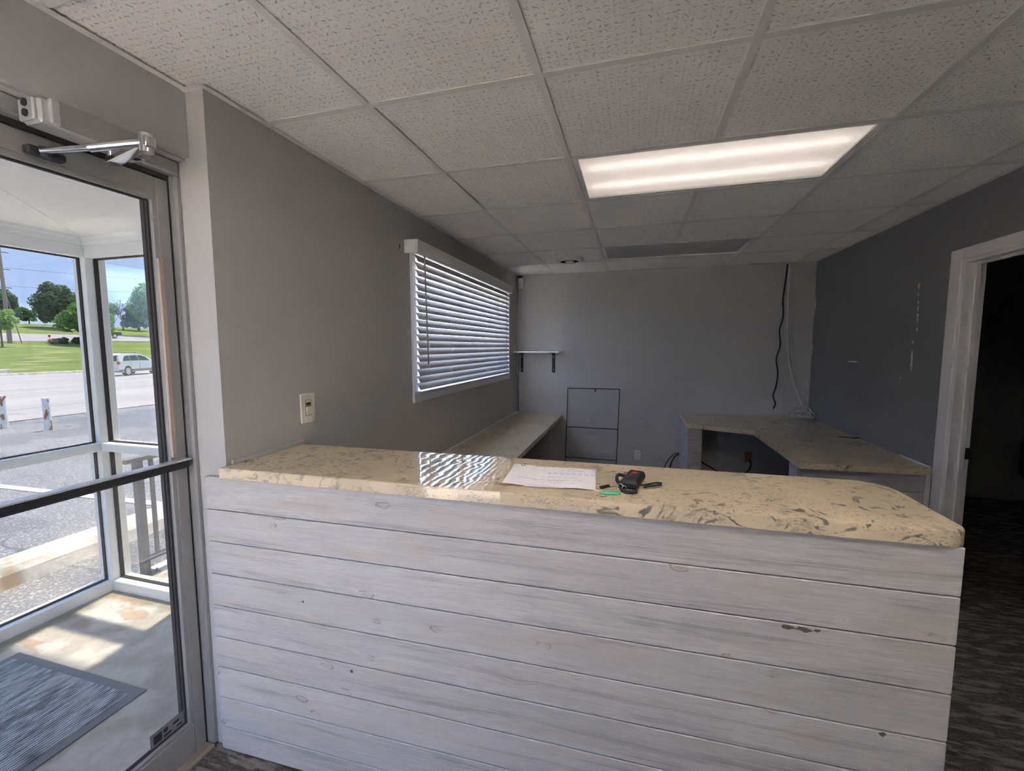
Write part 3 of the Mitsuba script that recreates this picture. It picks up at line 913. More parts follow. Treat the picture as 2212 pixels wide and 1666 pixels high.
# laser distance meter with strap
t = thing('distance_meter', 'black handheld distance meter with a red button on the counter', 'measuring tool')
ang = -12
cxm, cym = 1.372, 1.318


def dm(m):
    return moved(rotz(m, ang), [cxm, cym, 1.0825])


body = trimesh.convex.convex_hull(np.vstack([box(-.026, .026, -.058, .058, .004, .022, .004).vertices, box(-.022, .022, -.052, .056, .0, .029, .003).vertices]))
put('body', dm(body), 'm_black', t)
put('keypad', dm(box(-.018, .018, -.040, .046, .0285, .0298, .0006)), 'm_black_soft', t)
put('button', dm(moved(cyl([0, .018, .029], [0, .018, .0315], .0095, 24), [0, 0, 0])), 'm_red', t, smooth=40, label='round red button')
put('button', dm(cyl([-.008, -.004, .029], [-.008, -.004, .0308], .003, 12)), 'm_steel', t)
put('wrist_strap', tube(smooth_path([[1.402, 1.275, 1.090], [1.425, 1.288, 1.092], [1.448, 1.310, 1.090], [1.452, 1.330, 1.089], [1.436, 1.328, 1.089], [1.412, 1.302, 1.090], [1.395, 1.285, 1.092]], 40), .0028, 8), 'm_black_soft', t, smooth=True)
put('lanyard', [tube(smooth_path([[1.340, 1.262, 1.092], [1.326, 1.275, 1.106], [1.330, 1.305, 1.112], [1.346, 1.318, 1.106]], 30), .005, 8), tube(smooth_path([[1.338, 1.27, 1.086], [1.344, 1.240, 1.086], [1.362, 1.226, 1.087], [1.382, 1.236, 1.088]], 30), .006, 8)], 'm_black_soft', t, smooth=True)
put('cord', tube(smooth_path([[1.335, 1.268, 1.087], [1.318, 1.274, 1.085], [1.300, 1.266, 1.084]], 20), .0009, 6), 'm_black', t)
put('cord_clip', trimesh.convex.convex_hull(np.vstack([cyl([1.302, 1.268, 1.085], [1.302, 1.268, 1.090], .005).vertices, cyl([1.284, 1.252, 1.084], [1.284, 1.252, 1.089], .0065).vertices])), 'm_black', t)
put('ring', [tube([[1.336 + .008 * math.cos(a), 1.252 + .004 * math.sin(a), 1.093 + .008 * math.sin(a)] for a in np.linspace(0, 2 * np.pi, 20)[:-1]], .0012, 6, closed=True), tube([[1.348 + .006 * math.cos(a), 1.244, 1.091 + .008 * math.sin(a)] for a in np.linspace(0, 2 * np.pi, 20)[:-1]], .0012, 6, closed=True)], 'm_chrome', t, smooth=True)

t = thing('carabiner', 'small green carabiner clip lying in front of the black distance meter', 'carabiner')
pp = []
for a in np.linspace(0, 2 * np.pi, 48)[:-1]:
    c_, s_ = math.cos(a), math.sin(a)
    pp.append([1.3105 + .026 * np.sign(c_) * abs(c_) ** .7 + .000 * s_, 1.2135 + .0085 * np.sign(s_) * abs(s_) ** .8 + .10 * .026 * c_, 1.0855])
put('loop', tube(pp, .0030, 8, closed=True), 'm_green', t, smooth=True)
put('gate', tube([[1.297, 1.212, 1.0856], [1.326, 1.2145, 1.0856]], .0022, 8), 'm_green', t, smooth=True)

# switch
t = thing('light_switch', 'ivory wall switch plate with a rocker above the counter', 'light switch')
put('plate', box(0.0, .006, 1.506, 1.592, 1.168, 1.296, .003), 'm_ivory', t)
put('bezel', box(.006, .0072, 1.531, 1.567, 1.198, 1.268, .0005), 'm_outlet_brown', t)
put('rocker', box(.006, .011, 1.534, 1.564, 1.201, 1.238, .0015), 'm_ivory', t)
put('indicator', box(.006, .009, 1.539, 1.559, 1.246, 1.256, .0005), 'm_hole', t)
put('slide', box(.006, .0088, 1.534, 1.564, 1.257, 1.266, .0005), 'm_ivory', t)
for z in (1.183, 1.281):
    put('screw', cyl([.006, 1.549, z], [.0075, 1.549, z], .0026, 10), 'm_steel', t)

# ------------------------------------------------------------------ desks
t = thing('desk_counter', 'long low veined worktop along the wall under the window', 'desk')
put('worktop', bevelled(sbox(0.002, 2.02, 0.560, YB - .002), .652, .690, .003), 'm_stone', t)
put('end_panel', box(0.03, 0.52, 4.50, 4.53, 0.0, .652, .002), 'm_plank', t)
put('end_panel', box(0.03, 0.52, 2.06, 2.09, 0.0, .652, .002), 'm_plank', t)
put('support', box(0.004, .03, 2.02, YB - .004, .60, .652), 'm_plank', t)
t = thing('backsplash_strip', 'long white trim strip on the wall along the low worktop', 'backsplash')
put('strip', box(0.0, .014, 2.02, YB - .003, .6905, .712, .003), 'm_white', t)

t = thing('angled_desk', 'angled veined corner desk on plank pedestals at the dark wall', 'desk')
dz0, dz1 = .730, .768
dp = Polygon([(1.868, YB - .002), (1.862, 4.315), (2.375, 4.100), (2.382, 3.035), (3.045, 3.075), (XR - .002, 3.105), (XR - .002, YB - .002)])
put('worktop', bevelled(dp, dz0, dz1, .003), 'm_stone', t)


def plank_box(t, x0, x1, y0, y1, zs, both=True):
    for a, b in zip(zs[:-1], zs[1:]):
        put('plank', box(x0, x1, y0, y0 + .014, b + .0013, a - .0013, .002), 'm_plank', t)
        put('side_plank', box(x0 - .012, x0 - .0005, y0 + .001, y1, b + .0013, a - .0013, .002), 'm_plank', t)
    put('core', box(x0, x1, y0 + .0145, y1, zs[-1], zs[0]), 'm_plank', t)


zs = [.730, .611, .492, .373, .254, .135, .002]
plank_box(t, 1.885, 2.000, 4.335, YB - .004, zs)
plank_box(t, 2.405, XR - .03, 3.115, 3.26, zs)
put('wall_edge', box(XR - .02, XR - .002, 3.125, 3.42, dz1 + .0005, dz1 + .006, .001), 'm_white', t, label='white caulk strip at the wall')
put('side_trim', box(XR - .029, XR - .002, 3.113, 3.128, .002, .764, .002), 'm_white', t)
t = thing('pen', 'dark pen lying on the corner desk', 'pen')
put('barrel', cyl([2.955, 3.985, .773], [3.085, 3.955, .773], .0042, 10), 'm_black', t, smooth=40)
put('tip', cyl([2.955, 3.985, .773], [2.938, 3.989, .7725], .0042, 10, .001), 'm_steel', t, smooth=40)

# ------------------------------------------------------------------ right doorway
t = struct('door_2', 'open doorway with pale painted casing in the dark wall')
cw = .088
put('casing', box(XR - .016, XR + .001, DY1, DY1 + cw, 0.0, DZ + cw * .72, .004), 'm_trim', t)
put('casing', box(XR - .016, XR + .001, DY0 - cw, DY0, 0.0, DZ + cw * .72, .004), 'm_trim', t)
put('casing', box(XR - .016, XR + .001, DY0, DY1, DZ, DZ + cw * .72, .004), 'm_trim', t)
put('jamb', [box(XR - .008, XR + .088, DY1 - .018, DY1 + .001, 0.0, DZ, .002), box(XR - .008, XR + .088, DY0 - .001, DY0 + .018, 0.0, DZ, .002), box(XR - .008, XR + .088, DY0, DY1, DZ - .018, DZ + .001, .002)], 'm_trim', t)
put('stop', [box(XR + .036, XR + .062, DY1 - .031, DY1 - .018, 0.0, DZ - .018, .002), box(XR + .036, XR + .062, DY0 + .018, DY0 + .031, 0.0, DZ - .018, .002), box(XR + .036, XR + .062, DY0 + .018, DY1 - .018, DZ - .031, DZ - .018, .002)], 'm_trim', t)
put('strike_plate', box(XR + .066, XR + .0885, DY1 - .0200, DY1 - .0172, .86, .925), 'm_black', t)

# chair in the dark room
t = thing('armchair', 'dark upholstered armchair in the unlit room beyond the doorway', 'chair')
cxx, cyy = 5.15, 4.75
put('seat', box(cxx - .28, cxx + .28, cyy - .28, cyy + .28, .30, .46, .04), 'm_black_soft', t)
put('backrest', box(cxx + .20, cxx + .34, cyy - .32, cyy + .32, .30, .92, .05), 'm_black_soft', t)
for s_ in (-1, 1):
    put('armrest', box(cxx - .30, cxx + .24, cyy + s_ * .32 - .06, cyy + s_ * .32 + .06, .28, .64, .04), 'm_black_soft', t)
for sx in (-1, 1):
    for sy in (-1, 1):
        put('leg', cyl([cxx + sx * .24, cyy + sy * .26, 0.0], [cxx + sx * .24, cyy + sy * .26, .31], .02, 10), 'm_black', t)

# ------------------------------------------------------------------ things on the back wall
t = thing('wall_shelf', 'small white wall shelf on two black brackets in the corner', 'shelf')
put('board', box(0.008, 0.545, YB - .20, YB - .001, 1.424, 1.442, .002), 'm_white', t)
for x in (.064, .450):
    b = put('bracket', [box(x - .018, x + .018, YB - .006, YB - .0005, 1.205, 1.424, .002), box(x - .018, x + .018, YB - .16, YB - .004, 1.418, 1.4235, .001),
                        cyl([x, YB - .0062, 1.205], [x, YB - .0005, 1.205], .018, 20)], 'm_black', t)
    for z in (1.225, 1.375):
        put('bracket__screw' if x < .1 else 'bracket_001__screw', cyl([x, YB - .0095, z], [x, YB - .006, z], .005, 10), 'm_steel', t)

t = thing('wire_rack', 'black wire rack frame hung on the back wall', 'wire rack')
fyw = YB - .035
x0, x1 = .612, 1.205
for x in (x0, x1):
    put('upright', cyl([x + (.012 if x > 1 else .015), fyw, 1.012], [x - .012, fyw + .01, 0.02], .0045, 8), 'm_dark_metal', t, smooth=50)
for z in (1.012, .553, .188):
    s_ = (1.012 - z) / .99
    xa = x0 + .015 - .027 * s_
    xb = x1 + .012 - .024 * s_
    put('crossbar', cyl([xa, fyw, z], [xb, fyw, z + (.0 if z > 1 else -.004)], .0045, 8), 'm_dark_metal', t, smooth=50)
for x in (x0 + .022, x0 + .33):
    put('hook', [cyl([x, YB - .001, 1.006], [x, fyw - .006, 1.006], .004, 8), box(x - .008, x + .008, YB - .007, YB - .001, .975, 1.01, .002)], 'm_plastic_white' if x < .7 else 'm_dark_metal', t)


def outlet(label, x, z, mat, parts=True):
    t = thing('wall_outlet', label, 'wall outlet')
    put('plate', box(x - .036, x + .036, YB - .006, YB, z - .058, z + .058, .003), mat, t)
    for dz_ in (-.021, .021):
        f_ = put('receptacle', [box(x - .017, x + .017, YB - .0085, YB - .006, z + dz_ - .014, z + dz_ + .014, .002)], mat, t)
        for sx in (-.007, .007):
            put(f_.split('__')[1] + '__slot', box(x + sx - .0013, x + sx + .0013, YB - .0089, YB - .0083, z + dz_ - .002, z + dz_ + .007), 'm_hole', t)
    return t


outlet('white double outlet low on the back wall right of the wire rack', 1.428, .258, 'm_plastic_white')
outlet('brown outlet plate on the wall beneath the corner desk', 2.566, .310, 'm_outlet_brown')

t = thing('motion_sensor', 'small white motion sensor in the upper corner of the back wall', 'sensor')
put('body', box(.026, .082, YB - .045, YB - .001, 2.176, 2.305, .008), 'm_plastic_white', t)
put('lens', box(.034, .074, YB - .052, YB - .044, 2.186, 2.235, .004), 'm_white', t)
put('bracket', box(.018, .070, YB - .030, YB, 2.305, 2.330, .002), 'm_dark_metal', t)


def cable(name, pts, r, mat, label, cat_='cable', group=None, n=60):
    t = thing(name, label, cat_, group)
    put('wire', tube(smooth_path(pts, n), r, 8), mat, t, smooth=True)
    return t


cable('wall_cable', [[.016, YB - .012, 2.20], [.022, YB - .010, 1.9], [.015, YB - .012, 1.6], [.020, YB - .010, 1.46]], .006, 'm_cable_white', 'grey white cable down the corner below the motion sensor')
cable('wall_cable', [[.012, YB - .012, 1.42], [.003 + .012, YB - .015, 1.30], [.008, YB - .016, 1.22], [.040, YB - .012, 1.12], [.045, YB - .012, .95], [.040, YB - .014, .80], [.058, YB - .02, .71], [.078, YB - .03, .699]], .006, 'm_cable_white', 'pale loose cable in the corner beneath the wall shelf')
cable('wall_cable', [[.030, YB - .010, 1.42], [.026, YB - .010, 1.2], [.012, YB - .010, 1.05], [.018, YB - .010, .85], [.016, YB - .010, .715]], .006, 'm_cable_blue', 'dark blue cable running down the corner to the low worktop')

cable('black_cable', [[2.838, YB - .012, 2.325], [2.830, YB - .014, 2.20], [2.812, YB - .016, 1.98], [2.822, YB - .014, 1.80], [2.796, YB - .016, 1.66], [2.808, YB - .016, 1.50], [2.780, YB - .018, 1.36], [2.800, YB - .018, 1.22], [2.790, YB - .018, 1.08], [2.768, YB - .018, .98], [2.792, YB - .018, .90], [2.775, YB - .020, .845]], .0075, 'm_black_soft', 'wavy black cable dangling from the ceiling on the back wall', n=90)
cable('white_cable', [[2.852, YB - .012, 2.333], [2.856, YB - .014, 1.9], [2.872, YB - .014, 1.5], [2.920, YB - .016, 1.2], [3.005, YB - .030, .95], [3.055, YB - .06, .80]], .0055, 'm_cable_white', 'white network cable hanging to the coil, the one nearest the black cable', 'cable', 'white cables hanging to the desk', 70)
cable('white_cable', [[2.866, YB - .012, 2.333], [2.870, YB - .012, 1.9], [2.905, YB - .014, 1.5], [2.955, YB - .016, 1.2], [3.035, YB - .030, .95], [3.060, YB - .06, .80]], .0055, 'm_cable_white', 'white network cable hanging to the coil, the one nearest the dark wall', 'cable', 'white cables hanging to the desk', 70)
cable('white_cable', [[2.858, YB - .020, 2.333], [2.862, YB - .020, 1.9], [2.882, YB - .020, 1.5], [2.930, YB - .022, 1.2], [3.012, YB - .040, .95], [3.04, YB - .08, .80]], .0055, 'm_cable_white', 'white network cable hanging in front of the other two down to the coil', 'cable', 'white cables hanging to the desk', 70)
cable('white_cable', [[2.846, YB - .012, 2.333], [2.850, YB - .012, 1.9], [2.842, YB - .014, 1.6], [2.838, YB - .014, 1.3], [2.852, YB - .016, 1.0], [2.848, YB - .02, .80]], .0030, 'm_cable_white', 'thin white cord hanging straight down beside the black cable', 'cable', None, 70)
t = thing('cable_coil', 'tangled coil of white cable on the corner desk', 'cable coil')
r2 = np.random.default_rng(5)
for q in range(7):
    pts = []
    a0 = r2.random() * 6
    R_ = .05 + .055 * r2.random()
    ox, oy = r2.normal(0, .035), r2.normal(0, .03)
    for a in np.linspace(0, 2 * np.pi * (1.1 + .5 * r2.random()), 12):
        rr = R_ * (0.75 + .5 * r2.random())
        pts.append([min(3.00 + ox + 1.15 * rr * math.cos(a0 + a), XR - .012), 4.90 + oy + .6 * rr * math.sin(a0 + a), .776 + .004 * q + max(0, (.30 + .35 * (q % 3)) * rr * math.sin(a0 + a)) + .008 * r2.random()])
    pts = np.array(pts)
    pts[:, 1] = np.minimum(pts[:, 1], YB - .012)
    put('loop', tube(smooth_path(pts, 90), .0052, 6), 'm_cable_white', t, smooth=True)
for q in range(4):
    e = np.array([2.84 - .035 * q, 4.86 - .05 * q, .775])
    put('loose_end', tube(smooth_path([[2.98, 4.88, .785], [2.92, 4.89 - .02 * q, .79], [e[0] + .03, e[1] + .01, .780], e], 30), .0045, 6), 'm_cable_white', t, smooth=True)

cable('power_cord', [[2.580, YB - .012, .290], [2.585, YB - .04, .22], [2.53, YB - .05, .145], [2.42, YB - .05, .115], [2.28, YB - .05, .14], [2.15, YB - .05, .21], [2.02, YB - .05, .28]], .007, 'm_black', 'black power cord drooping from the brown outlet under the desk', 'power cord')
cable('power_cord', [[1.876, YB - .01, .31], [1.82, YB - .03, .30], [1.76, YB - .05, .24], [1.715, YB - .06, .14], [1.70, YB - .06, .01]], .005, 'm_black', 'thin black cord leaving the left side of the corner desk', 'power cord')
cable('power_cord', [[1.876, YB - .02, .30], [1.83, YB - .05, .285], [1.795, YB - .06, .22], [1.77, YB - .07, .12], [1.76, YB - .07, .01]], .007, 'm_black', 'thick black cord beside the plank pedestal of the corner desk', 'power cord')

# ------------------------------------------------------------------ outdoors


def lot_z(x):
    return -.12 + .016 * (x + 1.85)


TX = [-300, -200, -140, -112, -92, -80, -65, -51, -49.5, -49.4]
TZ = [7.0, 7.0, 6.8, 6.0, 3.75, 2.30, .55, -.62, -.74, -.80]


def ter_z(x):
    return np.interp(x, TX, TZ)


def grid_mesh(xa, ya, zf):
    X_, Y_ = np.meshgrid(xa, ya, indexing='ij')
    v = np.stack([X_, Y_, zf(X_, Y_)], -1).reshape(-1, 3)
    q = np.arange(len(xa) * len(ya)).reshape(len(xa), len(ya))
    f = np.vstack([np.c_[q[:-1, :-1].ravel(), q[1:, :-1].ravel(), q[1:, 1:].ravel()], np.c_[q[:-1, :-1].ravel(), q[1:, 1:].ravel(), q[:-1, 1:].ravel()]])
    m = trimesh.Trimesh(v, f, process=False)
    if m.face_normals[0][2] < 0:
        m.invert()
    return m


struct('ground_lot', 'cracked asphalt parking lot outside the porch', grid_mesh(np.array([-13.2, -9, -5, -1.2, -0.3]), np.array([-60, -20, -5, 0, 4, 8, 15, 40, 90.]), lambda x, y: lot_z(np.minimum(x, -1.2)) + np.where(x > -1.2, .0, 0)), 'm_asphalt')
struct('road', 'pale grey street beyond the parking lot', grid_mesh(np.linspace(-49.6, -13.1, 9), np.linspace(-150, 220, 20), lambda x, y: lot_z(x) + .012), 'm_road')
struct('kerb', 'low concrete kerb along the lawn across the street', grid_mesh(np.array([-49.9, -49.55, -49.5, -49.45]), np.linspace(-150, 220, 8), lambda x, y: np.where(x < -49.52, -.70, np.where(x < -49.48, -.72, -.90))), 'm_concrete')
xa = np.concatenate([np.linspace(-300, -115, 8), np.linspace(-112, -49.7, 40)])
struct('ground_lawn', 'sloping green lawn across the street', grid_mesh(xa, np.linspace(-150, 260, 60), lambda x, y: ter_z(x) + .12 * np.sin(x * .21) * np.sin(y * .13)), 'm_grass')
struct('driveway', 'pale driveway crossing the lawn', grid_mesh(np.linspace(-91, -81, 6), np.linspace(-150, 260, 60), lambda x, y: ter_z(x) + .12 * np.sin(x * .21) * np.sin(y * .13) + .05), 'm_road')
struct('ground_yard', 'asphalt around the building', box(-60, 60, -90, 120, -3.2, -3.0), 'm_asphalt')
struct('sidewalk', 'tan concrete sidewalk beside the porch plus unseen slabs added for bounce light', [box(-1.92, -0.22, 1.93, 3.05, -.22, -.062, .006), box(-1.92, -0.22, 3.06, 5.6, -.22, -.062, .006)] + [box(x0, x0 + 1.99, y0, y0 + 1.99, -.22, -.03, .006) for x0 in (-6.2, -4.2, -2.2, -.2, 1.8, 3.8) for y0 in (-2.95, -4.95, -6.95, -8.95) ] + [box(x0, x0 + 1.99, -.95, -.02, -.22, -.03, .006) for x0 in (-4.24, -2.24)], 'm_concrete')  # slabs outside the lobby are added to bounce sunlight onto the ceiling
for y in (3.22,):
    put('painted_line', grid_mesh(np.array([-8.4, -6.5, -3.0]), np.array([y - .05, y + .05]), lambda x, y_: lot_z(x) + .006), 'm_white', 'ground_lot')

t = thing('wheel_stop', 'weathered concrete wheel stop on the parking lot outside the porch', 'wheel stop')
prof = Polygon([(0, 0), (.40, 0), (.36, .09), (.31, .128), (.09, .128), (.03, .09)])
m = extrude(prof, 1.95)
m = to_axis(m, [[1, 0, 0], [0, 0, 1], [0, 1, 0]])
m = m.subdivide().subdivide()
m.vertices += (meshkit.noise(m.vertices * 9.0)[:, None] - .5) * .010
put('block', moved(m, [-3.07, 1.30, lot_z(-2.9) - .004]), 'm_concrete', t)
t = thing('wheel_stop', 'second concrete wheel stop seen past the railing', 'wheel stop')
m2 = m.copy()
put('block', moved(m2, [-3.07, 3.42, lot_z(-2.9) - .004]), 'm_concrete', t)

t = thing('railing', 'grey metal handrail with square balusters outside the porch', 'railing')
rx = -1.83
put('post', box(rx - .022, rx + .022, 2.020, 2.064, -.062, .735, .002), 'm_rail_paint', t)
put('post', box(rx - .022, rx + .022, 3.70, 3.744, -.062, .735, .002), 'm_rail_paint', t)
put('top_rail', box(rx - .028, rx + .028, 1.955, 3.80, .735, .765, .003), 'm_rail_paint', t)
put('bottom_rail', box(rx - .014, rx + .014, 2.064, 3.70, .030, .062, .002), 'm_rail_paint', t)
y = 2.064 + .062
while y < 3.66:
    put('baluster', box(rx - .010, rx + .010, y - .010, y + .010, .060, .735), 'm_rail_paint', t)
    y += .092
for yb_ in (2.042, 3.722):
    put('base_plate', box(rx - .06, rx + .06, yb_ - .06, yb_ + .06, -.0625, -.052, .002), 'm_rail_paint', t)
    for sx in (-.042, .042):
        for sy in (-.042, .042):
            put('bolt', cyl([rx + sx, yb_ + sy, -.053], [rx + sx, yb_ + sy, -.030], .007, 8), 'm_rail_paint', t)

for (x, y, lab, h_) in [(-12.0, 6.0, 'leftmost rusty white bollard at the edge of the parking lot', .73), (-10.65, 6.05, 'rusty white bollard nearer the porch corner post', .70)]:
    t = thing('bollard', lab, 'bollard', 'rusty bollards by the street')
    z0 = lot_z(x)
    put('pipe', [lathe([(0.0, 0.0), (.062, 0.0), (.062, h_ - .012), (.055, h_), (0, h_ + .002)], [x, y, z0 - .01], 20)], 'm_bollard', t, smooth=40)

t = thing('concrete_block', 'low concrete block at the lawn edge across the street', 'concrete block')
put('block', box(-50.4, -49.9, 20.0, 23.8, -.80, -.36, .03), 'm_concrete', t)


# cars
def car(name, label, x, y, z, mat, turn=0.0):
    """Crossover seen from its side; its length runs along +y (front), its near side faces +x."""
    t = thing(name, label, 'car')
    W = .92

    def pl(m):
        m = m.copy()
        m.apply_transform(trimesh.transformations.rotation_matrix(math.radians(turn), [0, 0, 1]))
        m.apply_translation([x, y, z])
        return m

    def side_ex(poly, x0, x1):
        m = extrude(poly, x1 - x0)
        return moved(to_axis(m, [[0, 0, 1], [1, 0, 0], [0, 1, 0]]), [x0, 0, 0])
    wb = [(.0, .36), (2.95, .36)]
    low = Polygon([(-.86, .42), (-.92, .62), (-.90, .95), (-.84, 1.10), (3.9, .98), (3.98, .75), (3.95, .40), (3.6, .30), (-.6, .30)]).buffer(.02)
    for (a, b) in wb:
        low = low.difference(Point(a, b).buffer(.41))
    roof = Polygon([(-.84, 1.08), (-.74, 1.38), (-.62, 1.58), (-.35, 1.66), (.6, 1.70), (1.5, 1.66), (2.05, 1.50), (2.95, 1.06)])
    body = side_ex(low, -W, W)
    up = side_ex(roof, -W + .02, W - .02)
    vz = up.vertices
    k = np.clip((vz[:, 2] - 1.08) / .62, 0, 1)
    vz[:, 0] *= 1 - .16 * k
    put('body', pl(cat([body, up])), mat, t)
    put('lower_cladding', pl(side_ex(Polygon([(-.84, .32), (-.90, .50), (3.92, .50), (3.9, .32)]).difference(Point(0, .36).buffer(.40)).difference(Point(2.95, .36).buffer(.40)), -W - .012, W + .012)), 'm_cladding', t)

    def win(poly):
        m = side_ex(poly, -W + .005, W - .005)
        kk = np.clip((m.vertices[:, 2] - 1.08) / .62, 0, 1)
        m.vertices[:, 0] *= (1 - .16 * kk) * 1.002
        return pl(m)
    put('window', win(Polygon([(-.42, 1.14), (.30, 1.14), (.30, 1.54), (-.10, 1.52), (-.25, 1.42)])), 'm_car_glass', t)
    put('window', win(Polygon([(.36, 1.14), (1.25, 1.14), (1.12, 1.55), (.36, 1.55)])), 'm_car_glass', t)
    put('window', win(Polygon([(1.32, 1.14), (2.45, 1.12), (2.00, 1.42), (1.55, 1.54), (1.20, 1.55)])), 'm_car_glass', t)
    put('rear_window', pl(moved(trimesh.convex.convex_hull(np.array([[sx * (.72 - .09 * (i == 1)), yy, zz] for sx in (-1, 1) for i, (yy, zz) in enumerate([(-.845, 1.14), (-.66, 1.54), (-.80, 1.14), (-.62, 1.54)])])), [0, -.012, 0])), 'm_car_glass', t)
    for sx in (-1, 1):
        put('tail_light', pl(box(sx * (W - .13), sx * (W + .008), -.93, -.76, .86, 1.12, .02)), 'm_tail', t)
        put('door_seam', pl(box(sx * (W + .0005), sx * (W + .004), 1.27, 1.285, .52, 1.1)), 'm_black_soft', t)
        put('door_seam', pl(box(sx * (W + .0005), sx * (W + .004), .335, .35, .72, 1.1)), 'm_black_soft', t)
        put('roof_rack', pl(cyl([sx * .62, -.35, 1.735], [sx * .62, 1.4, 1.735], .018, 8)), 'm_dark_metal', t)
        for (a, b) in wb:
            w_ = put('wheel', pl(cyl([sx * (W - .22), a, b], [sx * (W - .01), a, b], .36, 28)), 'm_tyre', t, smooth=40)
            wn = w_.split('__')[1]
            hub = [cyl([sx * (W - .012), a, b], [sx * (W + .006), a, b], .25, 24)]
            put(wn + '__rim', pl(cat(hub)), 'm_alu_light', t)
            for k in range(6):
                an = k * math.pi / 3
                put(wn + '__spoke_gap', pl(cyl([sx * (W + .004), a + .165 * math.cos(an), b + .165 * math.sin(an)], [sx * (W + .010), a + .165 * math.cos(an), b + .165 * math.sin(an)], .045, 10)), 'm_black_soft', t)
    return t


car('car', 'silver crossover wagon on the street seen through the porch glass', -36.45, 23.18, lot_z(-36.45) + .015, 'm_car', 24.0)
car('car', 'small dark car far off on the driveway behind the silver one', -86, 50.5, float(ter_z(-86)) + .12, 'm_car_dark')


# plants
def foliage(center, radii, n, size, seed, blobs=26, squash=0.0):
    r = np.random.default_rng(seed)
    C0 = np.asarray(center, float)
    Rr = np.asarray(radii, float)
    bc = r.normal(size=(blobs, 3))
    bc /= np.linalg.norm(bc, axis=1, keepdims=True)
    bc = bc * (0.35 + 0.45 * r.random((blobs, 1)))
    br = 0.24 + .20 * r.random(blobs)
    k = r.integers(0, blobs, n)
    d = r.normal(size=(n, 3))
    d /= np.linalg.norm(d, axis=1, keepdims=True)
    p = bc[k] + d * (br[k] * (0.72 + .33 * r.random(n)))[:, None]
    p[:, 2] = np.maximum(p[:, 2], -0.86 + .1 * r.random(n))
    p = C0 + p * Rr
    nrm = d + r.normal(0, .45, (n, 3))
    nrm /= np.linalg.norm(nrm, axis=1, keepdims=True)
    a = np.cross(nrm, r.normal(size=(n, 3)))
    a /= np.linalg.norm(a, axis=1, keepdims=True)
    b = np.cross(nrm, a)
    s_ = size * (0.6 + .8 * r.random((n, 1)))
    v = np.stack([p - a * s_ - b * s_ * .1, p + b * s_ * .55, p + a * s_, p - b * s_ * .55], 1).reshape(-1, 3)
    i = np.arange(n) * 4
    f = np.vstack([np.c_[i, i + 1, i + 2], np.c_[i, i + 2, i + 3]])
    return trimesh.Trimesh(v, f, process=False)


def tree(label, x, y, cz, radii, mat, seed, n=5200, size=.30, trunk=.28, group=None, name='tree'):
    t = thing(name, label, 'tree', group)
    g = float(ter_z(x))
    put('trunk', [cyl([x, y, g - .2], [x, y, cz], trunk, 10, trunk * .55)] + [cyl([x, y, cz - radii[2] * .5], [x + radii[0] * .6 * math.cos(k), y + radii[1] * .6 * math.sin(k), cz + radii[2] * .35], trunk * .35, 6, trunk * .12) for k in (0.4, 1.7, 2.9, 4.4, 5.5)], 'm_bark', t)
    put('crown', foliage([x, y, cz], radii, n, size, seed), mat, t)


OUT = [
]


def at(u, v, x):
    """Point on the plane at this x met by the sight line through (u, v), used once below to list the plants' places."""
    return None


tree('tall dark green tree on the hill across the street', -103.0, 55.4, 9.7, (3.6, 3.6, 4.1), 'm_leaf_dark', 3, 7000, .30)
tree('broad leafy tree in front of the driveway behind the porch corner post', -77.0, 45.2, 6.0, (4.5, 4.5, 2.9), 'm_leaf', 4, 8000, .27)
tree('pale green tree on the lawn beyond the silver car', -90.0, 63.6, 9.2, (4.0, 4.0, 4.2), 'm_leaf_light', 5, 6500, .28)
tree('dark tree standing just behind the pale green tree', -104.0, 69.8, 8.2, (2.4, 2.4, 2.6), 'm_leaf_dark', 6, 3000, .28)
gl = 'trees at the far edge of the hill'
for i, (x, y, z, rr) in enumerate([(-126, 58.6, 8.7, 1.7), (-126, 60.6, 8.9, 1.8), (-126, 62.7, 8.5, 1.5), (-116, 75.2, 7.3, 1.3), (-116, 77.0, 7.4, 1.4), (-116, 79.2, 7.4, 1.4)]):
    tree(('rounded green tree in the row behind the utility pole' if y < 70 else 'low rounded green tree under the pale tree at the far edge of the hill'), x, y, z, (rr, rr * 1.1, rr), 'm_leaf_far', 20 + i, 1500, .26, .12, gl)
tree('light green young tree beside the utility pole', -74.0, 34.4, 5.0, (1.6, 1.8, 1.6), 'm_leaf_light', 40, 2500, .18, .10)
tree('dark conifer behind the utility pole', -108.0, 50.2, 9.9, (2.3, 2.5, 2.2), 'm_leaf_dark', 41, 2500, .26, .2)

t = thing('bare_tree', 'leafless grey tree between the two leafy trees', 'tree')
segs = []
rb = np.random.default_rng(9)


def branch(p, d, L, r, depth):
    q = p + d * L
    segs.append(cyl(p, q, r, 5, r * .7))
    if depth == 0:
        return
    for _ in range(3):
        dd = d + rb.normal(0, .42, 3)
        dd[2] = abs(dd[2]) * .8 + .12
        branch(q, dd / np.linalg.norm(dd), L * (.62 + .2 * rb.random()), r * .66, depth - 1)


branch(np.array([-104.0, 66.8, 5.0]), np.array([0, 0, 1.0]), 2.2, .16, 5)
put('branches', segs, 'm_bark', t)

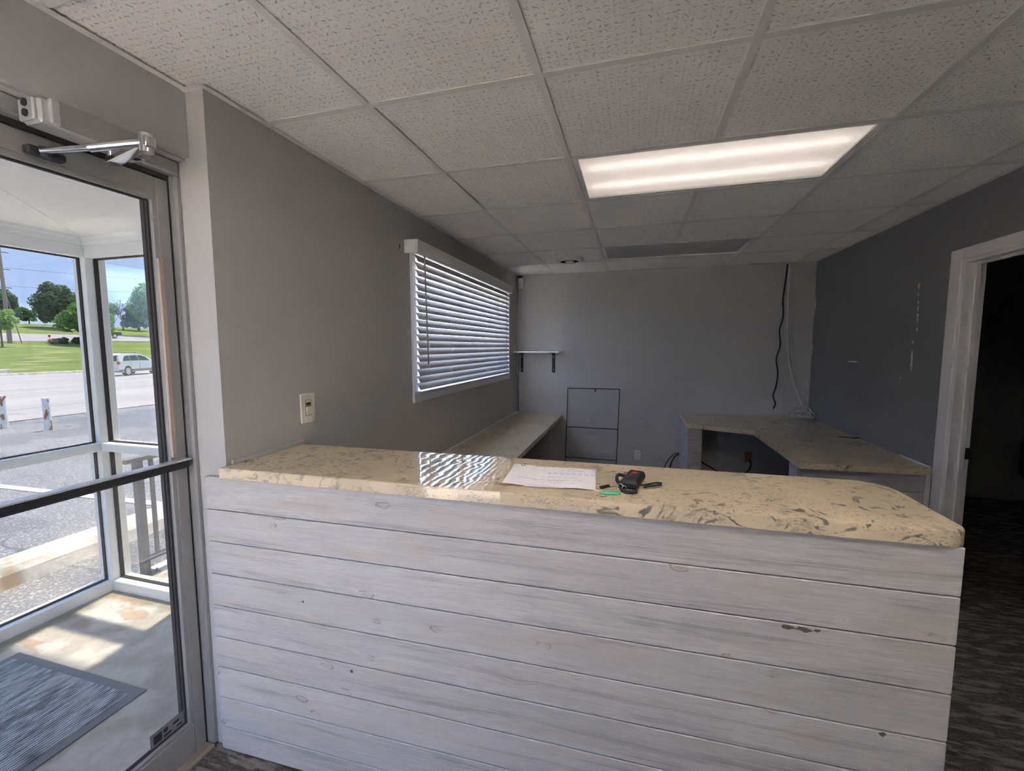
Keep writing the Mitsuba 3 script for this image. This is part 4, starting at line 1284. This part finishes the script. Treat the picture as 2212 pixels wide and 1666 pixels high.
for (x, y, r_, lab) in [(-78.0, 42.5, .66, 'round clipped shrub beside the red flowers'), (-78.0, 44.1, .66, 'round clipped shrub next to the porch corner post')]:
    t = thing('shrub', lab, 'shrub')
    g = float(ter_z(x))
    put('foliage', foliage([x, y, g + .42], [r_, r_ * 1.05, .55], 1800, .10, int(abs(y)) + 3, 40), 'm_leaf_dark', t)
t = thing('flower_bush', 'low bush with pinkish red flowers on the lawn', 'shrub')
g = float(ter_z(-77.8))
put('foliage', foliage([-77.8, 41.3, g + .25], [.5, .5, .4], 700, .11, 77, 30), 'm_leaf', t)
put('flower', foliage([-77.8, 41.3, g + .33], [.55, .55, .4], 900, .09, 78, 30), 'm_flower', t, kind='stuff')
t = thing('marker_post', 'thin marker post with an orange top by the driveway', 'marker post')
put('post', cyl([-79, 41.55, float(ter_z(-79))], [-79, 41.55, float(ter_z(-79)) + .9], .03, 8), 'm_pole', t)
put('marker', lathe([(0, 0), (.11, .03), (.14, .16), (.11, .28), (0, .32)], [-79, 41.55, float(ter_z(-79)) + .8], 12), 'm_red', t)
t = thing('street_sign', 'small green sign on the upper lawn', 'sign')
put('panel', box(-104.0, -103.9, 53.7, 54.4, float(ter_z(-104)) + .9, float(ter_z(-104)) + 1.4), 'm_sign_green', t)
put('post', cyl([-104.03, 54.05, float(ter_z(-104)) - .1], [-104.03, 54.05, float(ter_z(-104)) + 1.4], .03, 8), 'm_steel', t)

t = thing('utility_pole', 'wooden utility pole by the driveway', 'utility pole')
g = float(ter_z(-79))
put('pole', cyl([-79, 37.45, g - .3], [-79.0, 37.3, g + 14.0], .24, 12, .15), 'm_pole', t)
for z in (7.2, 9.6, 11.8):
    put('crossarm', box(-79.2, -79.0, 36.9, 38.2, g + z, g + z + .09), 'm_pole', t)
put('guy_brace', cyl([-78.8, 38.5, g - .1], [-79.0, 37.5, g + 6.5], .06, 8), 'm_pole', t)
for i, (z, sag, lab) in enumerate([(7.45, .9, 'lower thin overhead wire running from the utility pole'), (9.85, 1.2, 'upper thin overhead wire running from the utility pole')]):
    t = thing('overhead_wire', lab, 'wire')
    put('wire', tube([[-79 + .5 * k, 37.6 + 3.4 * k, g + z + .35 * k + sag * ((k - 8) ** 2 / 64 - 1)] for k in range(0, 17)], .016, 5), 'm_black_soft', t)
